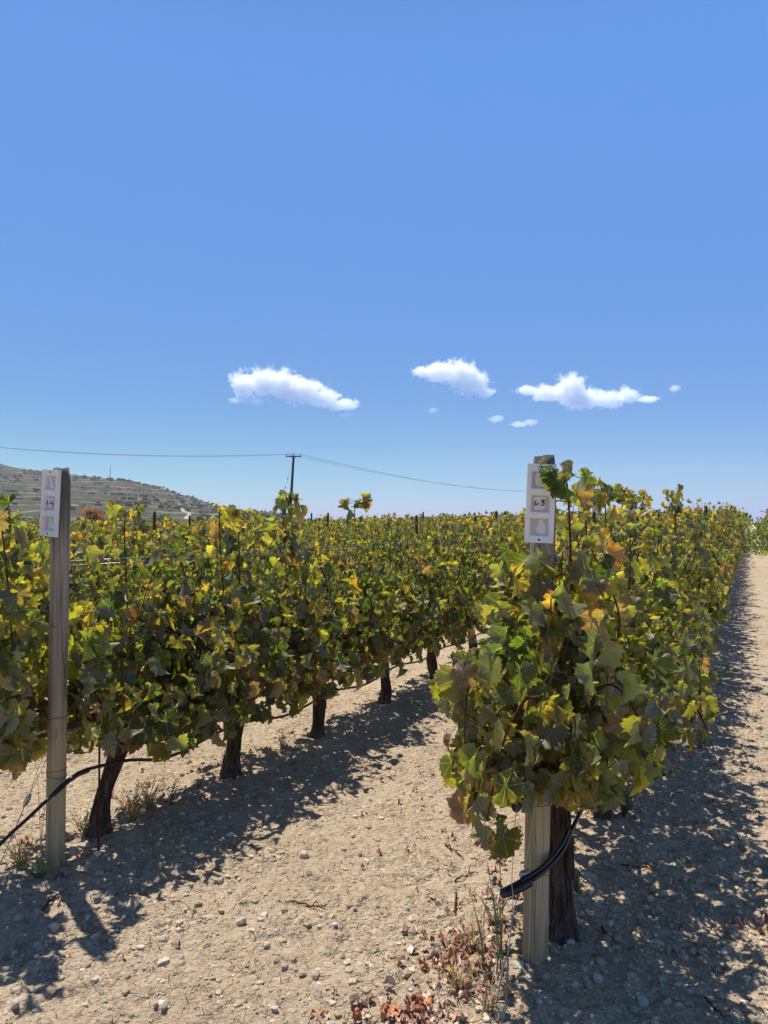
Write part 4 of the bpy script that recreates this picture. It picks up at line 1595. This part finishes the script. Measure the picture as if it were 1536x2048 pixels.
for i, (px, py, h, w_, lab) in enumerate([(1512, 1086, 1.0, 1.6, 'low green weeds across the end of the dirt path'), (1545, 1096, 1.3, 2.0, 'pale green weeds at the right edge of the path end')]):
    d = 30.0 - 3 * i
    x = (px - 768) / PIX * d
    root = empty('green_weed', (x, d, gz(x, d)))
    tag(root, lab, 'weed', 'weeds where the path ends')
    rg = np.random.default_rng(400 + i)
    n = 420
    O = np.stack([rg.normal(0, w_ * .3, n), rg.normal(0, w_ * .5, n), rg.random(n) ** 1.5 * h], 1)
    A = np.array((0.10, 0.13, 0.04))[None] * rg.uniform(.6, 1.4, (n, 1))
    m = MB()
    add_leaves(m, O, rg.normal(size=(n, 3)) + np.array([0, 0, .8]), rg.normal(size=(n, 3)), rg.uniform(.05, .11, n), np.full(n, .4), np.full(n, .3), np.full(n, .1), A, A * 1.2, np.full(n, .5), 'low', rg)
    m.build('foliage', M['leaf_far'], root)
    m = MB()
    for q in range(30):
        b_ = np.array([rg.normal(0, w_ * .3), rg.normal(0, w_ * .5), 0])
        v, f, uv = tube_geo([b_, b_ + np.array([rg.normal() * .05, 0, h * .5]), b_ + np.array([rg.normal() * .15, 0, h * rg.uniform(.6, 1.1)])], 0.006, 3)
        m.add(v, f)
    m.build('stalk_tuft', M['cane'], root)

# ------------------------------------------------------------------ hill with terraces, scrub and trees
SKY = np.array([(-2600, 1000), (-1700, 960), (-1100, 925), (-700, 905), (-300, 905), (-120, 912), (0, 928), (30, 936), (60, 940), (110, 945), (200, 955), (260, 963), (330, 980), (400, 1000), (440, 1013), (470, 1020), (500, 1024), (545, 1024), (575, 1030), (620, 1040), (680, 1046), (760, 1047)], float)
YR = 900.0


def hill_z(x, y):
    u = np.asarray(x, float) / np.maximum(y, 1)
    px = 768 + u * PIX
    yr = YR + 60 * np.sin(u * 9)
    hr = (HZ - np.interp(px, SKY[:, 0], SKY[:, 1])) / PIX * yr + 2.1
    t = np.clip((y - 330) / (yr - 330), 0, 1)
    prof = np.where(y <= yr, t ** 1.15, np.clip(1 - (y - yr) / 500, -0.2, 1))
    z = hr * prof
    z = z + t * np.clip(hr / 50, 0, 1) * (3.0 * vnoise(x / 70, y / 70) + 1.0 * vnoise(x / 23, y / 23)) * (1 - 0.75 * sstep(yr - 120, yr, y))
    st = 4.2
    w = z + 1.5 * vnoise(x / 60 + 4, y / 60)
    fr = w / st - np.floor(w / st)
    ter = (np.floor(w / st) + sstep(0.55, 1.0, fr)) * st - w
    z = z + 0.85 * ter * sstep(2, 10, z) * (1 - sstep(yr - 60, yr, y))
    return z - 0.6


hx = np.linspace(-720, 0, 260)
hy = np.concatenate([np.linspace(325, 960, 300), np.linspace(975, 1300, 22)])
HU = np.concatenate([np.linspace(-2.0, -0.63, 120), np.linspace(-0.62, -0.02, 300)])
U_, Y_ = np.meshgrid(HU, hy)
X_ = U_ * Y_
Z_ = hill_z(X_, Y_)
mb = MB()
nx, ny = len(HU), len(hy)
I = (np.arange(ny - 1)[:, None] * nx + np.arange(nx - 1)[None, :]).ravel()
mb.add(np.stack([X_.ravel(), Y_.ravel(), Z_.ravel()], 1), np.stack([I, I + 1, I + nx + 1, I + nx], 1))
tag(mb.build('hill', M['hill']), kind='structure')

rng = np.random.default_rng(31)
mb = MB()
v0, f0 = ICO[1]
ns = 4200
cy = rng.uniform(345, 930, ns)
cu = rng.uniform(-0.70, -0.10, ns)
dens = vnoise(cu * cy / 45, cy / 45)
zz_ = hill_z(cu * cy, cy) + 1.5 * vnoise(cu * cy / 60 + 4, cy / 60)
fr_ = zz_ / 4.2 - np.floor(zz_ / 4.2)
keep = ((dens + 0.6 * vnoise(cu * cy / 130 + 9, cy / 130) + rng.normal(0, .2, ns)) > 0.1) & ((fr_ < 0.35) | (rng.random(ns) < 0.25))
cu, cy = cu[keep], cy[keep]
cx = cu * cy
cz = hill_z(cx, cy)
for k in range(len(cx)):
    r = rng.uniform(0.8, 2.2) * (1.0 if rng.random() < .85 else 1.6)
    vv = v0 * np.array([r * rng.uniform(.8, 1.5), r, r * rng.uniform(.55, .95)])
    vv = vv * (1 + 0.32 * rng.normal(size=(len(vv), 1)).clip(-1, 1))
    c = [(0.030, 0.042, 0.016), (0.050, 0.060, 0.024), (0.075, 0.080, 0.034), (0.10, 0.085, 0.045)][rng.integers(4)]
    mb.add(vv + np.array([cx[k], cy[k], cz[k] + r * .3]), f0, np.array(c) * rng.uniform(.75, 1.3))
tag(mb.build('hillside_scrub', M['scrub'], smooth=False), 'dark bushes dotted over the terraced hillside', kind='stuff')


def crown_tree(name, loc, h, w, col, label, cat, group, seed, lobes=9, leaf=0.35, n=420):
    rng = np.random.default_rng(seed)
    root = empty(name, loc)
    tag(root, label, cat, group)
    mb = MB()
    v, f, uv = tube_geo([(0, 0, -0.3), (rng.normal() * .05 * w, 0, h * .3), (rng.normal() * .1 * w, rng.normal() * .05 * w, h * .7)], [w * .07, w * .05, w * .02], 6)
    mb.add(v, f)
    for k in range(5):
        th = rng.uniform(0, 6.28)
        e = np.array([math.cos(th) * w * .35, math.sin(th) * w * .35, h * rng.uniform(.45, .85)])
        v, f, uv = tube_geo([(0, 0, h * rng.uniform(.15, .4)), e * .5 + np.array([0, 0, h * .12]), e], [w * .03, w * .02, w * .008], 5)
        mb.add(v, f)
    mb.build('trunk', M['bark'], root)
    mb = MB()
    cs = np.stack([rng.normal(0, .24, lobes) * w, rng.normal(0, .24, lobes) * w, h * rng.uniform(.35, .88, lobes)], 1)
    k = rng.integers(0, lobes, n)
    dirn = norm(rng.normal(size=(n, 3)))
    O = cs[k] + dirn * (rng.random((n, 1)) ** .5) * w * .24 * np.array([1, 1, .8])
    O[:, 2] = np.maximum(O[:, 2], h * .08)
    A = np.array(col)[None] * rng.uniform(.6, 1.4, (n, 1)) * (0.8 + 0.4 * rng.random(lobes))[k][:, None]
    add_leaves(mb, O, rng.normal(size=(n, 3)), dirn + rng.normal(size=(n, 3)) * .4, rng.uniform(.6, 1.3, n) * leaf, np.full(n, .2), np.full(n, .3), np.full(n, .1), A, A, np.zeros(n), 'low', rng)
    mb.build('crown', M['leaf_far'], root)
    return root


# small trees one can tell apart along the ridge: three kinds, copied
ridge_px = [148, 158, 170, 181, 196, 246, 256, 268, 280, 287, 295, 303, 311, 318, 326, 333, 341, 350, 357, 366, 376, 386, 392, 404, 416, 428, 446, 460, 492, 512, 530]
kinds = [crown_tree('hill_tree', (0, 0, 0), 5.0, 3.6, (0.045, 0.06, 0.022), 'x', 'tree', None, 60 + i, 6, .55, 90) for i in range(3)]
for i, px in enumerate(ridge_px):
    u = (px - 768) / PIX
    y = YR + 60 * math.sin(u * 9) - 12 + rng.uniform(-10, 4)
    x = u * y
    o = kinds[i] if i < 3 else copy_tree(kinds[i % 3])
    o.location = (x, y, float(hill_z(np.array([x]), np.array([y]))[0]) - 0.9)
    s = rng.uniform(0.45, 1.0) * (1.25 if 275 < px < 400 else 0.8)
    o.scale = (s * rng.uniform(.9, 1.3), s, s)
    o.rotation_euler = (0, 0, rng.uniform(0, 6))
    lab = ('small dark tree in the thick line on the sloping ridge' if 275 < px < 420 else 'tiny lone tree on the ridge between post and mast' if px < 215 else
           'tiny tree on the ridge just right of the mast' if px < 275 else 'tiny tree low on the far end of the ridge')
    tag(o, lab, 'tree', 'trees along the hill ridge ' + ('thicket' if 275 < px < 420 else 'left' if px < 215 else 'middle' if px < 275 else 'far end'))

# bushes at the foot of the hill
for i, (px, py, d, h, w, col, lab) in enumerate([
        (200, 1046, 150, 4.6, 5.4, (0.17, 0.055, 0.04), 'rust red bush at the foot of the hill behind the vineyard'),
        (174, 1048, 148, 4.2, 3.8, (0.12, 0.075, 0.035), 'brown-green bush left of the rust red bush'),
        (240, 1050, 170, 3.6, 6.5, (0.055, 0.07, 0.03), 'grey-green bush right of the rust red bush'),
        (30, 1050, 175, 3.2, 7.5, (0.05, 0.07, 0.025), 'wide dark bush below the hill at the left edge'),
        (90, 1050, 190, 3.2, 6.5, (0.06, 0.085, 0.03), 'green bush below the hill behind the left post'),
        (320, 1050, 185, 3.2, 7.0, (0.045, 0.06, 0.022), 'dark bush at the hill foot under the pale track'),
        (395, 1048, 180, 3.0, 3.4, (0.035, 0.05, 0.02), 'rounded dark bush right of the pale track'),
        (1060, 1046, 130, 3.0, 3.5, (0.045, 0.06, 0.022), 'small dark bush peeking over the vines left of the 43 sign'),
        (992, 1046, 120, 3.3, 2.4, (0.045, 0.06, 0.022), 'dark bushy tuft on the skyline between pole and 43 sign')]):
    x = (px - 768) / PIX * d
    crown_tree('bush', (x, d, float(ground_z(np.array([x]), np.array([float(d)]), False)[0])), h, w, col, lab, 'bush', None, 90 + i, 9, .26, 520)

# pale track winding up the hillside
tr = [(372, 1040), (378, 1032), (374, 1026), (366, 1022), (364, 1014), (360, 1008)]
P = []
for px, py in tr:
    u = (px - 768) / PIX
    best = None
    for y in np.arange(340, 900, 2.0):
        z = float(hill_z(np.array([u * y]), np.array([y]))[0])
        e = abs(HZ - (z - EYE) / y * PIX - py)
        if best is None or e < best[0]: best = (e, y)
    P.append((u * best[1], best[1]))
P = smooth_path([(x, y, 0) for x, y in P], 40)
tg = norm(np.gradient(P, axis=0))
nn = np.stack([-tg[:, 1], tg[:, 0], np.zeros(len(tg))], 1)
Lf, Rt = P + nn * 1.3, P - nn * 1.3
for q in (Lf, Rt):
    q[:, 2] = hill_z(q[:, 0], q[:, 1]) + 0.5
mb = MB()
i = np.arange(39)
mb.add(np.concatenate([Lf, Rt]), np.stack([i, i + 1, 40 + i + 1, 40 + i], 1))
tag(mb.build('track', M['track']), kind='structure')

# mast on the ridge
u = (220 - 768) / PIX
y = 880.0
x = u * y
z = float(hill_z(np.array([x]), np.array([y]))[0])
root = empty('radio_mast', (x, y, z - 0.5))
tag(root, 'thin lattice radio mast standing on the ridge of the hill', 'mast')
H = (HZ - 929) / PIX * y + EYE - z
mb = MB()
for k in range(3):
    th = k * 2.094
    v, f, uv = tube_geo([(math.cos(th) * .8, math.sin(th) * .8, 0), (math.cos(th) * .22, math.sin(th) * .22, H * .85)], 0.11, 5)
    mb.add(v, f)
for k in range(14):
    z0 = H * .85 * k / 14
    z1 = H * .85 * (k + 1) / 14
    r0, r1 = .8 - .58 * k / 14, .8 - .58 * (k + 1) / 14
    for j in range(3):
        a0, a1 = j * 2.094, (j + 1) * 2.094
        v, f, uv = tube_geo([(math.cos(a0) * r0, math.sin(a0) * r0, z0), (math.cos(a1) * r1, math.sin(a1) * r1, z1)], 0.06, 4)
        mb.add(v, f)
mb.build('lattice', M['steel'], root)
mb = MB()
v, f, uv = tube_geo([(0, 0, H * .8), (0, 0, H + .5)], 0.12, 6)
mb.add(v, f)
mb.build('antenna', M['steel'], root)

# ------------------------------------------------------------------ overhead power line


def utility_pole(base, top_z, arm_dir, label):
    root = empty('utility_pole', base)
    tag(root, label, 'utility pole', 'poles of the power line')
    H = top_z - base[2]
    mb = MB()
    v, f, uv = tube_geo([(-0.5, 0, -0.3), (-0.30, 0, H * .4), (-0.12, 0, H * .75), (0, 0, H)], [0.17, 0.155, 0.135, 0.12], 12)
    mb.add(v, f)
    mb.build('pole', M['pole'], root)
    a = math.atan2(arm_dir[1], arm_dir[0])
    R = np.array([[math.cos(a), -math.sin(a), 0], [math.sin(a), math.cos(a), 0], [0, 0, 1]])
    mb = MB()
    v, f = box_geo((0, 0, H - 0.10), (1.62, 0.10, 0.11), R)
    v = v + np.array([math.sin(a), -math.cos(a), 0]) * 0.17
    mb.add(v, f)
    for s in (-1, 1):
        v, f, uv = tube_geo([R @ np.array([s * .30, -0.17, H - .12]), R @ np.array([0.0, -0.14, H - .42])], 0.018, 5)
        mb.add(v, f)
    mb.build('crossarm', M['pole'], root, smooth=False)
    tips = []
    for s in (-1, 0, 1):
        c = R @ np.array([s * 0.76, -0.17 if s else 0.0, H - (0.05 if s else 0.0)])
        mb = MB()
        v, f, uv = tube_geo([c, c + np.array([0, 0, .09]), c + np.array([0, 0, .10]), c + np.array([0, 0, .17]), c + np.array([0, 0, .18]), c + np.array([0, 0, .24])], [.018, .018, .065, .075, .055, .045], 10)
        mb.add(v, f)
        mb.build('insulator', M['line'], root)
        tips.append(np.array(base) + c + np.array([0, 0, .22]))
    return root, tips


D0 = 82.0
b0 = at(587, 1040, D0)
b0[2] = 0.0
top0 = at(588, 911, D0)[2]
r0, t0 = utility_pole(b0, top0, (1, 0.05), 'dark wooden power pole with a crossarm rising above the vines')
mb = MB()
hp = [at(584, 925, D0) - b0, at(562, 1006, D0 - 1) - b0, at(552, 1046, D0 - 2) - b0]
hp[2][2] = 0
v, f, uv = tube_geo(hp, 0.014, 5)
mb.add(v, f)
for q in (.40, .62):
    c = hp[0] * (1 - q) + hp[1] * q
    v, f, uv = tube_geo([c + np.array([0.03, 0, .10]), c + np.array([0.015, 0, .05]), c - np.array([0.015, 0, .05]), c - np.array([0.03, 0, .10])], [.02, .06, .06, .02], 6)
    mb.add(v, f)
mb.build('stay_wire', M['line'], r0)
b1 = at(1165, 1046, 170)
b1[2] = 0.4
r1, t1 = utility_pole(b1, at(1165, 978, 170)[2], (1, -0.2), 'far power pole hidden behind the right row beyond the 43 sign')
tL = [at(-700, 796, 60) + np.array([s * 0.5, s * .6, 0]) for s in (-1, 0, 1)]


def span(A, B, sag, n=40):
    t = np.linspace(0, 1, n)[:, None]
    P = A * (1 - t) + B * t
    P[:, 2] -= 4 * sag * (t * (1 - t))[:, 0]
    return P


nm = ('left', 'middle', 'right')
for k in range(3):
    wire('power_cable', span(t0[k], tL[k], 1.7 + 0.05 * k), 0.012, M['line'], 'thin power cable sagging left from the pole, from its %s insulator' % nm[k], 'cable', 'power cables left of the pole')
    wire('power_cable', span(t0[k], t1[k], 1.9 + 0.1 * k), 0.013, M['line'], 'thin power cable dropping right from the pole, from its %s insulator' % nm[k], 'cable', 'power cables right of the pole')

# ------------------------------------------------------------------ clouds: real volumes two kilometres off
CY = 2000.0
MPP = CY / PIX


def mat_cloud(blobs, dens, edge):
    t = NT('cloud_vapour')
    tc = t.n('ShaderNodeTexCoord')
    P = tc.outputs['Object']
    f = None
    for (x, z, rx, rz) in blobs:
        sub = t.n('ShaderNodeVectorMath', operation='SUBTRACT')
        sub.inputs[1].default_value = (x, 0, z)
        t.l(P, sub.inputs[0])
        mul = t.n('ShaderNodeVectorMath', operation='MULTIPLY')
        mul.inputs[1].default_value = (1 / rx, 1 / max(rx * .8, rz), 1 / rz)
        t.l(sub.outputs[0], mul.inputs[0])
        ln = t.n('ShaderNodeVectorMath', operation='LENGTH')
        t.l(mul.outputs[0], ln.inputs[0])
        g = t.math('SUBTRACT', 1.0, ln.outputs['Value'])
        f = g if f is None else t.math('SMOOTH_MAX', f, g, 0.25)
    rmean = sum(b[3] for b in blobs) / len(blobs)
    n1 = t.noise(P, 1.1 / rmean, 6, 0.62, 0.3)
    n2 = t.noise(P, 3.6 / rmean, 5, 0.65)
    fld = t.math('ADD', f, t.math('MULTIPLY', t.math('SUBTRACT', n1, 0.56), edge))
    fld = t.math('ADD', fld, t.math('MULTIPLY', t.math('SUBTRACT', n2, 0.52), edge * 0.75))
    d = t.math('MULTIPLY', t.math('MULTIPLY_ADD', fld, 3.2, 0.0, clamp=True), dens)
    pv = t.n('ShaderNodeVolumePrincipled')
    pv.inputs['Color'].default_value = (0.985, 1, 1, 1)
    pv.inputs['Anisotropy'].default_value = 0.45
    t.l(d, pv.inputs['Density'])
    t.l(pv.outputs[0], t.out.inputs['Volume'])
    try:
        t.m.cycles.volume_step_rate = 0.12
    except Exception:
        pass
    return t.m


CLOUDS = [
    ('long white cloud sloping down to the right above the power pole', [(488, 768, 30, 30), (525, 764, 44, 32), (565, 768, 48, 32), (605, 783, 48, 28), (645, 797, 40, 20), (685, 809, 36, 13)], 0.12, 1.95),
    ('faint wisp of cloud just under the long sloping cloud', [(480, 800, 26, 7), (510, 803, 24, 10)], 0.035, 2.2),
    ('tiny cloud speck below the right tip of the long sloping cloud', [(690, 829, 16, 8)], 0.025, 2.2),
    ('bright tapering cloud in the middle of the three large clouds', [(845, 742, 26, 13), (882, 744, 42, 23), (920, 744, 42, 28), (945, 768, 36, 28), (965, 784, 26, 12)], 0.12, 1.95),
    ('white cloud with a raised hump, right of the other large clouds', [(1058, 781, 28, 11), (1095, 786, 36, 18), (1142, 776, 36, 31), (1162, 796, 48, 23), (1212, 800, 42, 18), (1256, 789, 27, 19), (1298, 798, 26, 7)], 0.12, 1.95),
    ('tiny round cloud farthest right in the sky', [(1351, 776, 12, 9)], 0.08, 1.7),
    ('small round cloud left of the thin wisp below the clouds', [(992, 837, 17, 9)], 0.06, 1.9),
    ('thin wavy wisp of cloud left above the 43 sign', [(1040, 848, 22, 7), (1062, 844, 18, 8)], 0.05, 2.0),
    ('tiny faint cloud speck under the middle large cloud', [(866, 820, 12, 7)], 0.03, 2.0)]
for lab, bl, dens, edge in CLOUDS:
    cx = sum(b[0] for b in bl) / len(bl)
    cz = sum(b[1] for b in bl) / len(bl)
    blobs = [((b[0] - cx) * MPP, -(b[1] - cz) * MPP, b[2] * MPP, b[3] * MPP) for b in bl]
    x0 = min(b[0] - b[2] * 1.45 for b in blobs)
    x1 = max(b[0] + b[2] * 1.45 for b in blobs)
    z0 = min(b[1] - b[3] * 1.5 for b in blobs)
    z1 = max(b[1] + b[3] * 1.5 for b in blobs)
    ry = max(max(b[2] * .8, b[3]) for b in blobs) * 1.3
    mb = MB()
    v, f = box_geo(((x0 + x1) / 2, 0, (z0 + z1) / 2), (x1 - x0, 2 * ry, z1 - z0))
    mb.add(v, f)
    o = mb.build('cloud', mat_cloud(blobs, dens, edge), smooth=False, loc=at(cx, cz, CY))
    tag(o, lab, 'cloud', 'small white clouds')

# ------------------------------------------------------------------ air
t = NT('haze_air')
pv = t.n('ShaderNodeVolumePrincipled')
pv.inputs['Color'].default_value = (0.80, 0.89, 1.0, 1)
pv.inputs['Density'].default_value = 0.00016
pv.inputs['Anisotropy'].default_value = 0.2
t.l(pv.outputs[0], t.out.inputs['Volume'])
mb = MB()
v, f = box_geo((0, 0, 61), (3300, 3300, 124.5))
mb.add(v, f)
tag(mb.build('haze', t.m, smooth=False), kind='stuff')
